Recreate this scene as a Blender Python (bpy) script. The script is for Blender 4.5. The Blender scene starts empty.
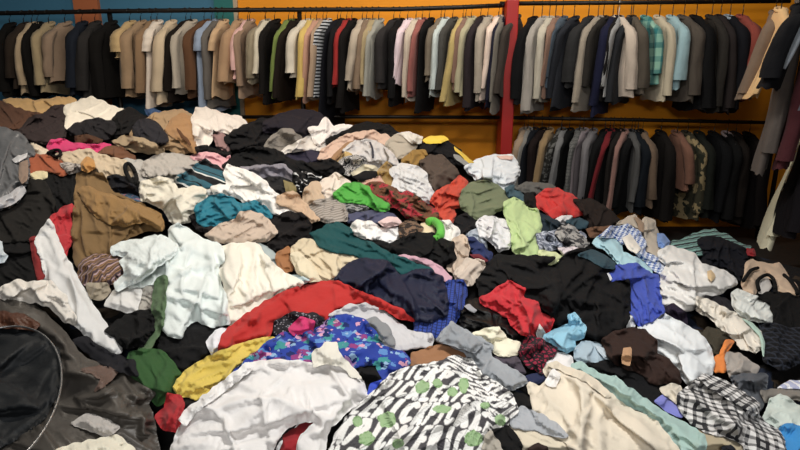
import bpy, math, random
import numpy as np
from mathutils import Vector
from mathutils.geometry import delaunay_2d_cdt
R_ = math.radians
scene = bpy.context.scene
COL = scene.collection
rng = random.Random(7)

# ------------------------------------------------------------------ camera
F_PX, PITCH, CAM_Z = 578.0, R_(14.8), 1.5
CAM = np.array([0.0, 0.0, CAM_Z])
cp, sp = math.cos(PITCH), math.sin(PITCH)
cd = bpy.data.cameras.new('camera'); cam = bpy.data.objects.new('camera', cd); COL.objects.link(cam)
cd.sensor_width = 36.0; cd.lens = 36.0 * F_PX / 800.0; cd.clip_start = .05
cam.location = (0, 0, CAM_Z); cam.rotation_euler = (R_(90) - PITCH, 0, 0)
scene.camera = cam

def ray(u, v):
    xx = (np.asarray(u, float) - 400.0) / F_PX; yy = (225.0 - np.asarray(v, float)) / F_PX
    return np.stack([xx, cp + yy * sp, -sp + yy * cp], -1)

def at_y(u, v, Y):
    d = ray(u, v); return CAM + d * (Y / d[..., 1])[..., None]

def lin(hexa):
    h = hexa.lstrip('#'); o = []
    for i in (0, 2, 4):
        c = int(h[i:i + 2], 16) / 255.0
        o.append(c / 12.92 if c <= .04045 else ((c + .055) / 1.055) ** 2.4)
    return tuple(o) + (1.0,)

# ------------------------------------------------------------------ noise
_pr = np.random.RandomState(11)
_perm = np.concatenate([_pr.permutation(256)] * 2)
_ga = _pr.rand(256) * 2 * np.pi
_gr = np.stack([np.cos(_ga), np.sin(_ga)], -1)
def perlin(x, y):
    xi = np.floor(x).astype(int); yi = np.floor(y).astype(int)
    xf = x - xi; yf = y - yi; xi &= 255; yi &= 255
    def g(ix, iy, fx, fy):
        gr = _gr[_perm[_perm[ix & 255] + (iy & 255)]]
        return gr[..., 0] * fx + gr[..., 1] * fy
    u = xf ** 3 * (xf * (xf * 6 - 15) + 10); w = yf ** 3 * (yf * (yf * 6 - 15) + 10)
    a = g(xi, yi, xf, yf); b = g(xi + 1, yi, xf - 1, yf)
    c = g(xi, yi + 1, xf, yf - 1); d = g(xi + 1, yi + 1, xf - 1, yf - 1)
    return ((a + u * (b - a)) * (1 - w) + (c + u * (d - c)) * w) * 1.45

# ------------------------------------------------------------------ materials
MATS = {}
class NB:
    def __init__(s, name):
        s.m = bpy.data.materials.new(name); s.m.use_nodes = True
        s.t = s.m.node_tree; s.t.nodes.clear()
        s.out = s.n('ShaderNodeOutputMaterial'); s.b = s.n('ShaderNodeBsdfPrincipled')
        s.l(s.b.outputs[0], s.out.inputs[0])
    def n(s, ty, **kw):
        nd = s.t.nodes.new(ty)
        for k, v in kw.items(): setattr(nd, k, v)
        return nd
    def l(s, a, b): s.t.links.new(a, b)
    def inp(s, sock, v):
        if hasattr(v, 'is_output'): s.l(v, sock)
        else: sock.default_value = v
    def math(s, op, a, b=0.0, c=0.0):
        nd = s.n('ShaderNodeMath', operation=op); s.inp(nd.inputs[0], a); s.inp(nd.inputs[1], b); s.inp(nd.inputs[2], c); return nd.outputs[0]
    def mix(s, f, a, b):
        nd = s.n('ShaderNodeMix', data_type='RGBA'); s.inp(nd.inputs[0], f); s.inp(nd.inputs[6], a); s.inp(nd.inputs[7], b); return nd.outputs[2]
    def noise(s, vec, scale, detail=2.0):
        nd = s.n('ShaderNodeTexNoise'); s.l(vec, nd.inputs['Vector']); nd.inputs['Scale'].default_value = scale; nd.inputs['Detail'].default_value = detail; return nd.outputs['Fac']
    def voro(s, vec, scale, feature='F1'):
        nd = s.n('ShaderNodeTexVoronoi', feature=feature); s.l(vec, nd.inputs['Vector']); nd.inputs['Scale'].default_value = scale; return nd
    def uv(s):
        return s.n('ShaderNodeUVMap').outputs[0]
    def sep(s, vec):
        nd = s.n('ShaderNodeSeparateXYZ'); s.l(vec, nd.inputs[0]); return nd.outputs
    def map(s, vec, rot=0.0, scale=(1, 1, 1), loc=(0, 0, 0)):
        nd = s.n('ShaderNodeMapping'); s.l(vec, nd.inputs[0]); nd.inputs['Rotation'].default_value = (0, 0, R_(rot)); nd.inputs['Scale'].default_value = scale; nd.inputs['Location'].default_value = loc; return nd.outputs[0]
    def band(s, x, period, lo, hi):
        f = s.math('FRACT', s.math('MULTIPLY', x, 1.0 / period))
        return s.math('MULTIPLY', s.math('GREATER_THAN', f, lo), s.math('LESS_THAN', f, hi))

def fabric(color, pat=None, rough=.88, bump=.35, sheen=.15, spec=.25):
    key = (color, repr(pat), rough, bump, sheen, spec)
    if key in MATS: return MATS[key]
    B = NB('fabric_' + (pat[0] if pat else 'plain')); uv = B.uv(); base = lin(color); gy = .3 * base[0] + .59 * base[1] + .11 * base[2]; base = tuple(gy + (x - gy) * .9 for x in base[:3]) + (1.0,); lu = min(1.0, sum(base[:3]) / 3 / .05); dk = .36 + .64 * lu * lu * (3 - 2 * lu); base = tuple(x * dk for x in base[:3]) + (1.0,); c = base
    if pat:
        k = pat[0]
        if k == 'stripes':          # ('stripes', angle, period, [(lo,hi,hex),...])
            x = B.sep(B.map(uv, pat[1]))[0]
            for lo, hi, hx in pat[3]: c = B.mix(B.band(x, pat[2], lo, hi), c, lin(hx))
        elif k == 'plaid':          # ('plaid', angle, period, dark, mid)
            s_ = B.sep(B.map(uv, pat[1])); p = pat[2]
            fx = B.math('ADD', B.band(s_[0], p, .0, .40), B.math('MULTIPLY', B.band(s_[0], p * 3, .0, .5), .45)); fy = B.math('ADD', B.band(s_[1], p, .0, .40), B.math('MULTIPLY', B.band(s_[1], p * 3, .0, .5), .45))
            t = B.math('MINIMUM', B.math('MULTIPLY', B.math('ADD', fx, fy), .52), 1.0)
            c = B.mix(t, c, lin(pat[3]))
        elif k == 'check':          # gingham
            s_ = B.sep(B.map(uv, pat[1])); p = pat[2]
            t = B.math('MULTIPLY', B.math('ADD', B.band(s_[0], p, 0, .5), B.band(s_[1], p, 0, .5)), .5)
            c = B.mix(t, c, lin(pat[3]))
        elif k == 'grid':           # thin lines
            s_ = B.sep(B.map(uv, pat[1])); p = pat[2]
            t = B.math('MAXIMUM', B.band(s_[0], p, 0, .22), B.band(s_[1], p, 0, .22)); c = B.mix(t, c, lin(pat[3]))
        elif k == 'speckle':        # ('speckle', scale, thr, hex, [scale2, thr2, hex2])
            c = B.mix(B.math('GREATER_THAN', B.noise(uv, pat[1], 3), pat[2]), c, lin(pat[3]))
            if len(pat) > 4: c = B.mix(B.math('GREATER_THAN', B.noise(B.map(uv, 37, loc=(3, 5, 0)), pat[4], 2), pat[5]), c, lin(pat[6]))
        elif k == 'zebra':
            nd = B.n('ShaderNodeTexWave'); B.l(B.map(uv, pat[1]), nd.inputs['Vector']); nd.inputs['Scale'].default_value = pat[2]
            nd.inputs['Distortion'].default_value = 9; nd.inputs['Detail Scale'].default_value = .7; nd.inputs['Detail'].default_value = 1
            c = B.mix(B.math('GREATER_THAN', nd.outputs['Fac'], .5), c, lin(pat[3]))
        elif k == 'dots':
            c = B.mix(B.math('LESS_THAN', B.voro(uv, pat[1]).outputs['Distance'], pat[2]), c, lin(pat[3]))
        elif k == 'cells':          # dark outlines between blobs
            c = B.mix(B.math('LESS_THAN', B.voro(uv, pat[1], 'DISTANCE_TO_EDGE').outputs['Distance'], pat[2]), c, lin(pat[3]))
        elif k == 'floral':
            for sc, th, hx, lo in ((19,.33,'5a88c4',0),(16,.30,'3f8f90',2),(14,.27,'b48cc0',5),(22,.28,'14265e',9),(18,.26,'8c3a78',13),(26,.22,'8fb0d0',21),(24,.2,'d8a0b8',27)):
                vv = B.map(uv, lo * 17, loc=(lo, lo * .7, 0))
                ds = B.math('ADD', B.voro(vv, sc).outputs['Distance'], B.math('MULTIPLY', B.math('SUBTRACT', B.noise(vv, sc * 3.5, 2), .5), .55))
                c = B.mix(B.math('LESS_THAN', ds, th), c, lin(hx))
        elif k == 'vcol':
            c = B.n('ShaderNodeVertexColor', layer_name='print').outputs[0]
    nz = B.noise(uv, 9.0, 4)
    val = B.math('ADD', B.math('MULTIPLY', nz, .26), .87)
    hs = B.n('ShaderNodeHueSaturation'); B.inp(hs.inputs['Color'], c); B.l(val, hs.inputs['Value']); B.l(hs.outputs[0], B.b.inputs['Base Color'])
    B.b.inputs['Roughness'].default_value = rough; B.b.inputs['Specular IOR Level'].default_value = spec
    lum = sum(base[:3]) / 3; sheen = sheen * min(1, lum * 4) * .6; spec = spec * (.12 + .88 * min(1, lum * 5)) if rough > .7 else spec
    B.b.inputs['Sheen Weight'].default_value = sheen; B.b.inputs['Sheen Roughness'].default_value = .6
    if bump:
        n1 = B.noise(uv, 34.0, 3); n2 = B.noise(uv, 420.0, 1)
        h = B.math('ADD', B.math('MULTIPLY', n1, 1.0), B.math('MULTIPLY', n2, .06))
        bn = B.n('ShaderNodeBump'); bn.inputs['Strength'].default_value = bump; bn.inputs['Distance'].default_value = .012
        B.l(h, bn.inputs['Height']); B.l(bn.outputs[0], B.b.inputs['Normal'])
    MATS[key] = B.m; return B.m

def plain(name, color, rough=.6, metal=0.0, noise=.0, nscale=6.0, bump=0.0):
    key = (name, color, rough, metal)
    if key in MATS: return MATS[key]
    B = NB(name); tc = B.n('ShaderNodeTexCoord').outputs['Object']; c = lin(color)
    if noise:
        v = B.math('ADD', B.math('MULTIPLY', B.noise(tc, nscale, 4), noise * 2), 1 - noise)
        hs = B.n('ShaderNodeHueSaturation'); hs.inputs['Color'].default_value = c; B.l(v, hs.inputs['Value']); B.l(hs.outputs[0], B.b.inputs['Base Color'])
    else: B.b.inputs['Base Color'].default_value = c
    if bump:
        bn = B.n('ShaderNodeBump'); bn.inputs['Strength'].default_value = bump; bn.inputs['Distance'].default_value = .02
        B.l(B.noise(tc, nscale * 6, 4), bn.inputs['Height']); B.l(bn.outputs[0], B.b.inputs['Normal'])
    B.b.inputs['Roughness'].default_value = rough; B.b.inputs['Metallic'].default_value = metal
    MATS[key] = B.m; return B.m

# ------------------------------------------------------------------ object helpers
def link_mesh(name, verts, faces, mat, parent=None, origin=None, uvs=None, smooth=True, sharp=None, cols=None):
    verts = np.asarray(verts, float)
    if origin is None: origin = verts.mean(0) if parent is None else np.array(parent.location)
    me = bpy.data.meshes.new(name)
    me.from_pydata((verts - origin).tolist(), [], faces)
    me.validate()
    if smooth: me.polygons.foreach_set('use_smooth', [True] * len(me.polygons))
    if uvs is not None:
        ul = me.uv_layers.new(name='UVMap'); li = np.zeros(len(me.loops), int); me.loops.foreach_get('vertex_index', li)
        ul.data.foreach_set('uv', np.asarray(uvs, float)[li].ravel())
    if cols is not None:
        ca = me.color_attributes.new('print', 'FLOAT_COLOR', 'POINT'); ca.data.foreach_set('color', np.asarray(cols, float).ravel())
    if sharp is not None:
        ev = np.zeros(len(me.edges) * 2, int); me.edges.foreach_get('vertices', ev); ev = ev.reshape(-1, 2)
        ss = np.zeros(len(verts), bool); ss[list(sharp)] = True
        at = me.attributes.new('sharp_edge', 'BOOLEAN', 'EDGE'); at.data.foreach_set('value', (ss[ev[:, 0]] & ss[ev[:, 1]]))
    me.materials.append(mat); me.update()
    o = bpy.data.objects.new(name, me); COL.objects.link(o)
    if parent is None: o.location = origin
    else: o.parent = parent
    return o

def tag(o, label=None, cat=None, group=None, kind=None):
    if label: o['label'] = label
    if cat: o['category'] = cat
    if group: o['group'] = group
    if kind: o['kind'] = kind
    return o

def tube(pts, rad, seg=8, closed=False):
    pts = np.asarray(pts, float); n = len(pts)
    rad = np.full(n, rad) if np.isscalar(rad) else np.asarray(rad, float)
    V = []; Fc = []; up = np.array([.13, .31, .94])
    for i in range(n):
        a = pts[(i - 1) % n] if (closed or i) else pts[i]; b = pts[(i + 1) % n] if (closed or i < n - 1) else pts[i]
        t = b - a; t /= np.linalg.norm(t) + 1e-9
        s = np.cross(t, up); s /= np.linalg.norm(s) + 1e-9; w = np.cross(s, t)
        for k in range(seg):
            an = 2 * math.pi * k / seg; V.append(pts[i] + rad[i] * (math.cos(an) * s + math.sin(an) * w))
    m = n if closed else n - 1
    for i in range(m):
        j = (i + 1) % n
        for k in range(seg):
            Fc.append((i * seg + k, i * seg + (k + 1) % seg, j * seg + (k + 1) % seg, j * seg + k))
    if not closed: Fc.append(tuple(range(seg))[::-1]); Fc.append(tuple((n - 1) * seg + k for k in range(seg)))
    return V, Fc

def box(x0, x1, y0, y1, z0, z1):
    V = [(x, y, z) for x in (x0, x1) for y in (y0, y1) for z in (z0, z1)]
    return V, [(0, 1, 3, 2), (4, 6, 7, 5), (0, 4, 5, 1), (2, 3, 7, 6), (0, 2, 6, 4), (1, 5, 7, 3)]

def merge(parts):
    V = []; Fc = []
    for v, f in parts:
        o = len(V); V += [tuple(p) for p in v]; Fc += [tuple(i + o for i in q) for q in f]
    return V, Fc

# ------------------------------------------------------------------ the heap as a slope in the room: Y (depth from camera) table
US = np.array([-160, 0, 200, 330, 430, 520, 640, 800, 960.])
VS = np.array([60, 90, 120, 150, 180, 220, 260, 300, 350, 400, 450, 540.])
YT = np.array([
 [4.9, 4.9, 4.9, 4.85, 4.75, 4.6, 4.5, 4.5, 4.5],
 [4.7, 4.7, 4.7, 4.7, 4.6, 4.5, 4.5, 4.5, 4.5],
 [4.05, 4.05, 4.1, 4.3, 4.4, 4.4, 4.45, 4.5, 4.5],
 [3.5, 3.5, 3.55, 3.75, 4.0, 4.25, 4.4, 4.45, 4.45],
 [3.05, 3.08, 3.12, 3.25, 3.45, 3.75, 4.2, 4.35, 4.35],
 [2.62, 2.66, 2.70, 2.75, 2.86, 3.1, 3.65, 4.0, 4.0],
 [2.28, 2.32, 2.35, 2.38, 2.44, 2.6, 2.95, 3.25, 3.3],
 [2.0, 2.03, 2.05, 2.07, 2.11, 2.2, 2.42, 2.62, 2.65],
 [1.68, 1.71, 1.73, 1.75, 1.79, 1.84, 1.97, 2.08, 2.1],
 [1.43, 1.45, 1.47, 1.48, 1.51, 1.54, 1.62, 1.70, 1.72],
 [1.24, 1.26, 1.27, 1.28, 1.30, 1.32, 1.37, 1.42, 1.44],
 [.98, 1.0, 1.0, 1.01, 1.02, 1.04, 1.07, 1.1, 1.1]])
# smooth the table onto a 1 px raster
PAD = 160; GW, GH = 800 + 2 * PAD, 450 + 90
def _tab():
    gv = np.arange(GH, dtype=float); gu = np.arange(GW, dtype=float) - PAD
    A = np.stack([np.interp(gu, US, r) for r in YT])
    B = np.stack([np.interp(gv, VS, A[:, i]) for i in range(GW)], 1)
    return B
def boxblur(a, r):
    r = int(r)
    if r < 1: return a
    for ax in (0, 1):
        p = np.pad(a, [(r, r) if k == ax else (0, 0) for k in (0, 1)], mode='edge')
        c = np.cumsum(p, ax); z = np.zeros_like(np.take(c, [0], ax)); c = np.concatenate([z, c], ax)
        n = a.shape[ax]
        a = (np.take(c, range(2 * r + 1, 2 * r + 1 + n), ax) - np.take(c, range(0, n), ax)) / (2 * r + 1)
    return a
YMAP = boxblur(boxblur(_tab(), 14), 14)
_gu, _gv = np.meshgrid(np.arange(GW) - PAD, np.arange(GH))
_D = ray(_gu, _gv); PMAP = CAM + _D * (YMAP / _D[..., 1])[..., None]
_n = np.cross(np.gradient(PMAP, axis=1), np.gradient(PMAP, axis=0)); _n /= np.linalg.norm(_n, axis=-1, keepdims=True) + 1e-12
_dn = _D / np.linalg.norm(_D, axis=-1, keepdims=True)
SINC = np.clip(np.abs((_n * _dn).sum(-1)), .36, 1.0); SINC = boxblur(SINC, 10)
TOP = np.zeros((GH, GW))          # height of the clothes already lying there

def samp(A, u, v):
    x = np.clip(np.asarray(u, float) + PAD, 0, GW - 1.001); y = np.clip(np.asarray(v, float), 0, GH - 1.001)
    xi = x.astype(int); yi = y.astype(int); fx = x - xi; fy = y - yi
    return (A[yi, xi] * (1 - fx) + A[yi, xi + 1] * fx) * (1 - fy) + (A[yi + 1, xi] * (1 - fx) + A[yi + 1, xi + 1] * fx) * fy

def on_heap(u, v, h):
    """point of the sight line (u,v) on the heap slope raised by h metres"""
    d = ray(u, v); t = samp(YMAP, u, v) / d[..., 1]
    L = np.linalg.norm(d, axis=-1); t = t - (h / samp(SINC, u, v)) / L
    return CAM + d * t[..., None]

def spline(P, step, wob=0.0, seed=0):
    P = np.asarray(P, float); n = len(P); out = []
    for i in range(n):
        p0, p1, p2, p3 = P[i - 1], P[i], P[(i + 1) % n], P[(i + 2) % n]
        m = max(2, int(np.linalg.norm(p2 - p1) / step))
        t1 = (p2 - p0) * .17; t2 = (p3 - p1) * .17; L = np.linalg.norm(p2 - p1)
        for tt in (t1, t2):
            q = np.linalg.norm(tt)
            if q > L * .8: tt *= L * .8 / q
        for k in range(m):
            s = k / m; h00 = 2*s**3-3*s**2+1; h10 = s**3-2*s**2+s; h01 = -2*s**3+3*s**2; h11 = s**3-s**2
            out.append(h00*p1 + h10*t1 + h01*p2 + h11*t2)
    out = np.array(out)
    if wob:
        out[:, 0] += wob * perlin(out[:, 0] * .13 + seed * 7.1, out[:, 1] * .13); out[:, 1] += wob * perlin(out[:, 0] * .13, out[:, 1] * .13 + seed * 3.3 + 50)
    return out

def inside(px, py, P):
    r = np.zeros(px.shape, bool); n = len(P)
    for i in range(n):
        x1, y1 = P[i]; x2, y2 = P[(i + 1) % n]
        if y1 == y2: continue
        c = ((y1 > py) != (y2 > py)) & (px < (x2 - x1) * (py - y1) / (y2 - y1) + x1)
        r ^= c
    return r

def edge_dist(px, py, P):
    d = np.full(px.shape, 1e9); n = len(P)
    for i in range(n):
        a = P[i]; b = P[(i + 1) % n]; e = b - a; L = (e * e).sum() + 1e-9
        t = np.clip(((px - a[0]) * e[0] + (py - a[1]) * e[1]) / L, 0, 1)
        d = np.minimum(d, (px - a[0] - t * e[0]) ** 2 + (py - a[1] - t * e[1]) ** 2)
    return np.sqrt(d)

def line_dist(px, py, P):
    d = np.full(px.shape, 1e9)
    for i in range(len(P) - 1):
        a = P[i]; b = P[i + 1]; e = b - a; L = (e * e).sum() + 1e-9
        t = np.clip(((px - a[0]) * e[0] + (py - a[1]) * e[1]) / L, 0, 1)
        d = np.minimum(d, (px - a[0] - t * e[0]) ** 2 + (py - a[1] - t * e[1]) ** 2)
    return np.sqrt(d)

TILES = dict(A1=(0,90,3.75),A2=(140,90,3.75),A3=(280,100,3.75),A4=(420,130,3.75),A5=(540,170,3.75),A6=(640,190,3.75),
 B1=(0,190,3.75),B2=(140,190,3.75),B3=(280,200,3.75),B4=(420,230,3.75),B5=(540,270,3.75),B6=(640,330,3.75),
 C1=(0,290,2.8125),C2=(140,290,2.8125),C3=(280,300,3.0),C4=(420,320,3.4625),C5=(540,330,3.75),D3=(320,340,4.0),D7=(700,250,4.5),P=(0,0,1.0))
def pp(tile, s):
    ox, oy, k = TILES[tile]
    return np.array([[ox + float(a.split(',')[0]) / k, oy + float(a.split(',')[1]) / k] for a in s.split()])

def settle(X, tris, floor, bnd, ang, ex_a, ex_b, iters, pins, seed, fl):
    """let a sheet with more cloth than its footprint buckle into folds over the lumps below it (positions in metres, z = height)"""
    n = len(X); T = np.array([t[:3] for t in tris])
    e = np.concatenate([T[:, [0, 1]], T[:, [1, 2]], T[:, [2, 0]]]); op = np.concatenate([T[:, 2], T[:, 0], T[:, 1]])
    key = np.sort(e, 1); order = np.lexsort((key[:, 1], key[:, 0])); key = key[order]; op = op[order]
    same = np.concatenate([(key[1:] == key[:-1]).all(1), [False]])
    first = np.concatenate([[True], ~same[:-1]])
    E = key[first]; Bd = np.stack([op[:-1][same[:-1]], op[1:][same[:-1]]], 1)
    flat = X[:, :2].copy()
    th = ang + .9 * perlin(flat[:, 0] / .26 + seed * 1.7, flat[:, 1] / .26 + seed * .9)
    for (q, w) in pins:                                                   # folds fan out from the gathered points
        d = flat - q; r = np.hypot(d[:, 0], d[:, 1]); k = w * np.exp(-(r / .16) ** 2)
        ra = np.arctan2(d[:, 1], d[:, 0]); c2 = (1 - k) * np.cos(2 * th) + k * np.cos(2 * ra); s2 = (1 - k) * np.sin(2 * th) + k * np.sin(2 * ra); th = .5 * np.arctan2(s2, c2)
    def rest(Q, k=1.0):
        d = flat[Q[:, 1]] - flat[Q[:, 0]]; L = np.hypot(d[:, 0], d[:, 1]); al = np.arctan2(d[:, 1], d[:, 0]) - th[Q[:, 0]]
        return L * np.sqrt(((1 + ex_a) * np.cos(al)) ** 2 + ((1 + ex_b) * np.sin(al)) ** 2) * k
    L0 = rest(E); LB = rest(Bd, .90)
    xy0 = flat[bnd]; cnt = np.bincount(E.ravel(), minlength=n).astype(float); cb = np.maximum(1, np.bincount(Bd.ravel(), minlength=n)).astype(float)
    step = float(np.median(L0)); g = step * .02
    def push(X, Q, L, stiff, cn, only_short=False):
        d = X[Q[:, 1]] - X[Q[:, 0]]; l = np.sqrt((d * d).sum(1)) + 1e-9; c_ = (l - L) / l * .5 * stiff
        if only_short: c_ = np.minimum(c_, 0)
        d *= c_[:, None]; out = np.empty_like(X)
        for k in range(3): out[:, k] = np.bincount(Q[:, 0], d[:, k], n) - np.bincount(Q[:, 1], d[:, k], n)
        return out / cn[:, None]
    V = np.zeros_like(X)
    for it in range(iters):
        old = X.copy()
        X = X + .72 * V; X[:, 2] -= g
        for _ in range(2):
            X += push(X, E, L0, 1.5, cnt)
            X += push(X, Bd, LB, .55, cb, True)
        X[bnd, :2] += (xy0 - X[bnd, :2]) * .4
        X[:, 2] = np.maximum(X[:, 2], floor)
        V = X - old
    return X

SEED = [0]
def drape(name, tile, pts, color, parent=None, pat=None, a=None, f=1.5, b=None, fl=5.0, edge=.6, folds=(), rough=.88, sheen=.15,
          bump=.2, step=None, gap=.003, spec=.25, cols=None, soft=1.0, conc=0.0, pin=None):
    """one crumpled garment (or a part of one) lying on whatever is already on the heap there.
    a fold direction (deg), f fold height cm, b dome height cm, fl fold width cm, folds explicit creases [(pts, cm, px)]"""
    SEED[0] += 1; sd = SEED[0]
    ctl = pp(tile, pts); per = np.linalg.norm(ctl - np.roll(ctl, -1, 0), axis=1).sum()
    x, y = ctl[:, 0], ctl[:, 1]; area = abs((x * np.roll(y, -1) - np.roll(x, -1) * y).sum()) / 2
    step = step or min(2.3, max(1.15, math.sqrt(area) / 34))
    P = spline(ctl, step * 1.2, 1.6 if area > 300 else .7, sd)
    if area > 260:
        tn = np.roll(P, -1, 0) - np.roll(P, 1, 0); tn /= np.linalg.norm(tn, axis=1, keepdims=True) + 1e-9; sg = 1 if ((P[:, 0] * np.roll(P[:, 1], -1)) - (np.roll(P[:, 0], -1) * P[:, 1])).sum() > 0 else -1
        P = P + np.stack([tn[:, 1], -tn[:, 0]], -1) * sg * 1.1
    c = P.mean(0); depth = float(samp(YMAP, c[0], c[1])); mpp = depth * 1.02 / F_PX      # metres per pixel
    x0, y0 = P.min(0) - step; x1, y1 = P.max(0) + step
    gx, gy = np.meshgrid(np.arange(x0, x1, step), np.arange(y0, y1, step * .87)); gx = gx + (np.arange(gx.shape[0]) % 2)[:, None] * step * .5
    gx = gx.ravel(); gy = gy.ravel(); ok = inside(gx, gy, P); gx, gy = gx[ok], gy[ok]
    de = edge_dist(gx, gy, P); ok = de > step * .55; gx, gy = gx[ok], gy[ok]
    allv = [Vector(p) for p in P] + [Vector((p, q)) for p, q in zip(gx, gy)]
    n = len(P)
    res = delaunay_2d_cdt(allv, [(i, (i + 1) % n) for i in range(n)], [], 1, 1e-4)
    V2 = np.array([tuple(p) for p in res[0]]); tris = [tuple(t) for t in res[2]]
    # --- rest height from the clothes underneath
    ix0, iy0 = int(max(-PAD, math.floor(x0) - 2)), int(max(0, math.floor(y0) - 2)); ix1, iy1 = int(min(GW - PAD - 1, x1 + 3)), int(min(GH - 1, y1 + 3))
    if ix1 <= ix0 or iy1 <= iy0: return None
    sub = TOP[iy0:iy1, ix0 + PAD:ix1 + PAD]; wx, wy = np.meshgrid(np.arange(ix0, ix1), np.arange(iy0, iy1))
    msk = inside(wx.astype(float), wy.astype(float), P)
    fill = np.where(msk, sub, np.nan); med = np.nanmean(fill) if msk.any() else 0.0
    fill = np.where(msk, sub, med); rb = max(3, min(16, int(math.sqrt(area) / 5)))
    bl = boxblur(boxblur(fill, rb), rb); rest = np.maximum(fill, bl); rest = np.maximum(fill, boxblur(rest, 3))
    def srest(u, v):
        xx = np.clip(u - ix0, 0, rest.shape[1] - 1.001); yy = np.clip(v - iy0, 0, rest.shape[0] - 1.001); xi = xx.astype(int); yi = yy.astype(int); fx = xx - xi; fy = yy - yi
        x2 = np.minimum(xi + 1, rest.shape[1] - 1); y2 = np.minimum(yi + 1, rest.shape[0] - 1)
        return (rest[yi, xi] * (1 - fx) + rest[yi, x2] * fx) * (1 - fy) + (rest[y2, xi] * (1 - fx) + rest[y2, x2] * fx) * fy
    # --- own relief
    cc = ctl - ctl.mean(0)
    if a is None:
        ev, evec = np.linalg.eigh(cc.T @ cc); m_ = evec[:, 1]; ang = math.atan2(m_[1], m_[0]) + R_(((sd * 37) % 50) - 25)
    else: ang = R_(a)
    dmax = max(2.0, edge_dist(gx, gy, P).max()) if len(gx) else 2.0
    B_ = min(5.5, max(.6, dmax * mpp * 100 * .15)) if b is None else b * .62
    rr = random.Random(sd * 991 + 5)
    pins = [((P[rr.randrange(len(P))] * .75 + c * .25 - c) * mpp, .9), ((P[rr.randrange(len(P))] - c) * mpp, .9)]
    if pin: pins = [((q - c) * mpp, 1.0) for q in pp(tile, pin)]
    folds = [(pp(tile, q), fh, fw) for q, fh, fw in folds]
    fl = fl * min(1.5, max(.75, math.sqrt(area) * mpp * 100 / 26))
    size = math.sqrt(area) * mpp * 100
    chords = []
    for k in range(min(6, 1 + int(size / 9))):                            # pressed-in folds: one gentle and one steep side
        i = rr.randrange(len(P)); j = (i + int(len(P) * rr.uniform(.28, .72))) % len(P)
        chords.append((P[i] * .94 + c * .06, P[j] * .94 + c * .06, rr.uniform(.7, 1.5), rr.uniform(3.5, 7) * min(1.3, size / 22 + .3), rr.uniform(.7, 1.6)))
    def lumps(u, v, de):
        qx = (u - c[0]) * mpp * 100; qy = (v - c[1]) * mpp * 100; o = sd * 13.7
        n3 = perlin(qx / 13 + o, qy / 13 - o) * .5 + .5
        e = np.clip(de * mpp * 100 / (edge * 1.2), 0, 1); er = np.sqrt(1 - (1 - e) ** 2)
        g = np.clip(de / dmax, 0, 1); dome = np.sin(np.clip(g * 1.25, 0, 1) * math.pi / 2)
        fade = np.clip(de * mpp * 100 / 2.2, 0, 1)
        A = qx * math.cos(ang) + qy * math.sin(ang); Bq = -qx * math.sin(ang) + qy * math.cos(ang)
        Bw = Bq + fl * .9 * perlin(A / 21 + o, Bq / 16 + 8.8)
        r1 = np.clip(1 - np.abs(perlin(A / (fl * 6.5) + o * .7, Bw / (fl * 1.25) + 2 * o)) * 1.9, 0, 1)
        A2 = A * .72 + Bq * .69; B2 = -A * .69 + Bq * .72
        r2 = np.clip(1 - np.abs(perlin(A2 / (fl * 5) + o * .9 + 40, B2 / (fl * 1.2) + o)) * 2.1, 0, 1)
        h = edge * er * .5 + B_ * dome + fade * f * (.5 * n3 + .6 * r1 + .3 * r2)
        for (p_, q_, hh, w1_, w2_) in chords:
            dx, dy = (q_ - p_) * mpp * 100; L = math.hypot(dx, dy) + 1e-6; rx = (u - p_[0]) * mpp * 100; ry = (v - p_[1]) * mpp * 100
            t_ = np.clip((rx * dx + ry * dy) / L / L, 0, 1); s_ = (rx * dy - ry * dx) / L + 1.6 * perlin(t_ * 2.3 + o, t_ * 0 + hh)
            prof = np.clip(np.where(s_ > 0, 1 - s_ / w1_, 1 + s_ / w2_), 0, 1)
            h = h + fade * f * 1.05 * hh * prof * np.clip(t_ * (1 - t_) * 5, 0, 1)
        for (fp, fh, fw) in folds:
            dd = line_dist(u, v, fp) / fw; h = h + (.3 + .7 * fade) * fh * np.clip(1 - dd * .6, 0, 1) ** 1.2
        if conc: h = h - conc * np.clip(g * 1.3, 0, 1) ** .8
        return h / 100.0
    def ripple(u, v):
        qx = (u - c[0]) * mpp * 100; qy = (v - c[1]) * mpp * 100
        A = qx * math.cos(ang) + qy * math.sin(ang); Bq = -qx * math.sin(ang) + qy * math.cos(ang); o = sd * 13.7
        Bw = Bq + fl * .8 * perlin(A / 19 + o, Bq / 15 + 3.1)
        return f * (.7 * perlin(A / (fl * 4) + o * .3, Bw / (fl * .8) + o) + .3 * perlin(A / (fl * 2) + 7, Bw / (fl * .42) + o)) / 100.0
    dv = edge_dist(V2[:, 0], V2[:, 1], P)
    cnt = {}
    for t in tris:
        for i in range(len(t)):
            k = (t[i], t[(i + 1) % len(t)]); cnt[k] = cnt.get(k, 0) + 1
    bd = [k for k in cnt if (k[1], k[0]) not in cnt]
    bv = sorted({i for k in bd for i in k})
    floor = srest(V2[:, 0], V2[:, 1]) + gap + lumps(V2[:, 0], V2[:, 1], dv)
    X = np.concatenate([(V2 - c) * mpp, (floor + np.abs(ripple(V2[:, 0], V2[:, 1])) + .004)[:, None]], 1)
    if not conc and len(V2) > 40:
        X = settle(X, tris, floor, np.array(bv), ang, min(.12, .06 * f), min(.42, .24 * f), 40, pins, sd, fl)
    V2 = X[:, :2] / mpp + c; h = X[:, 2]
    P3 = on_heap(V2[:, 0], V2[:, 1], h)
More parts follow.
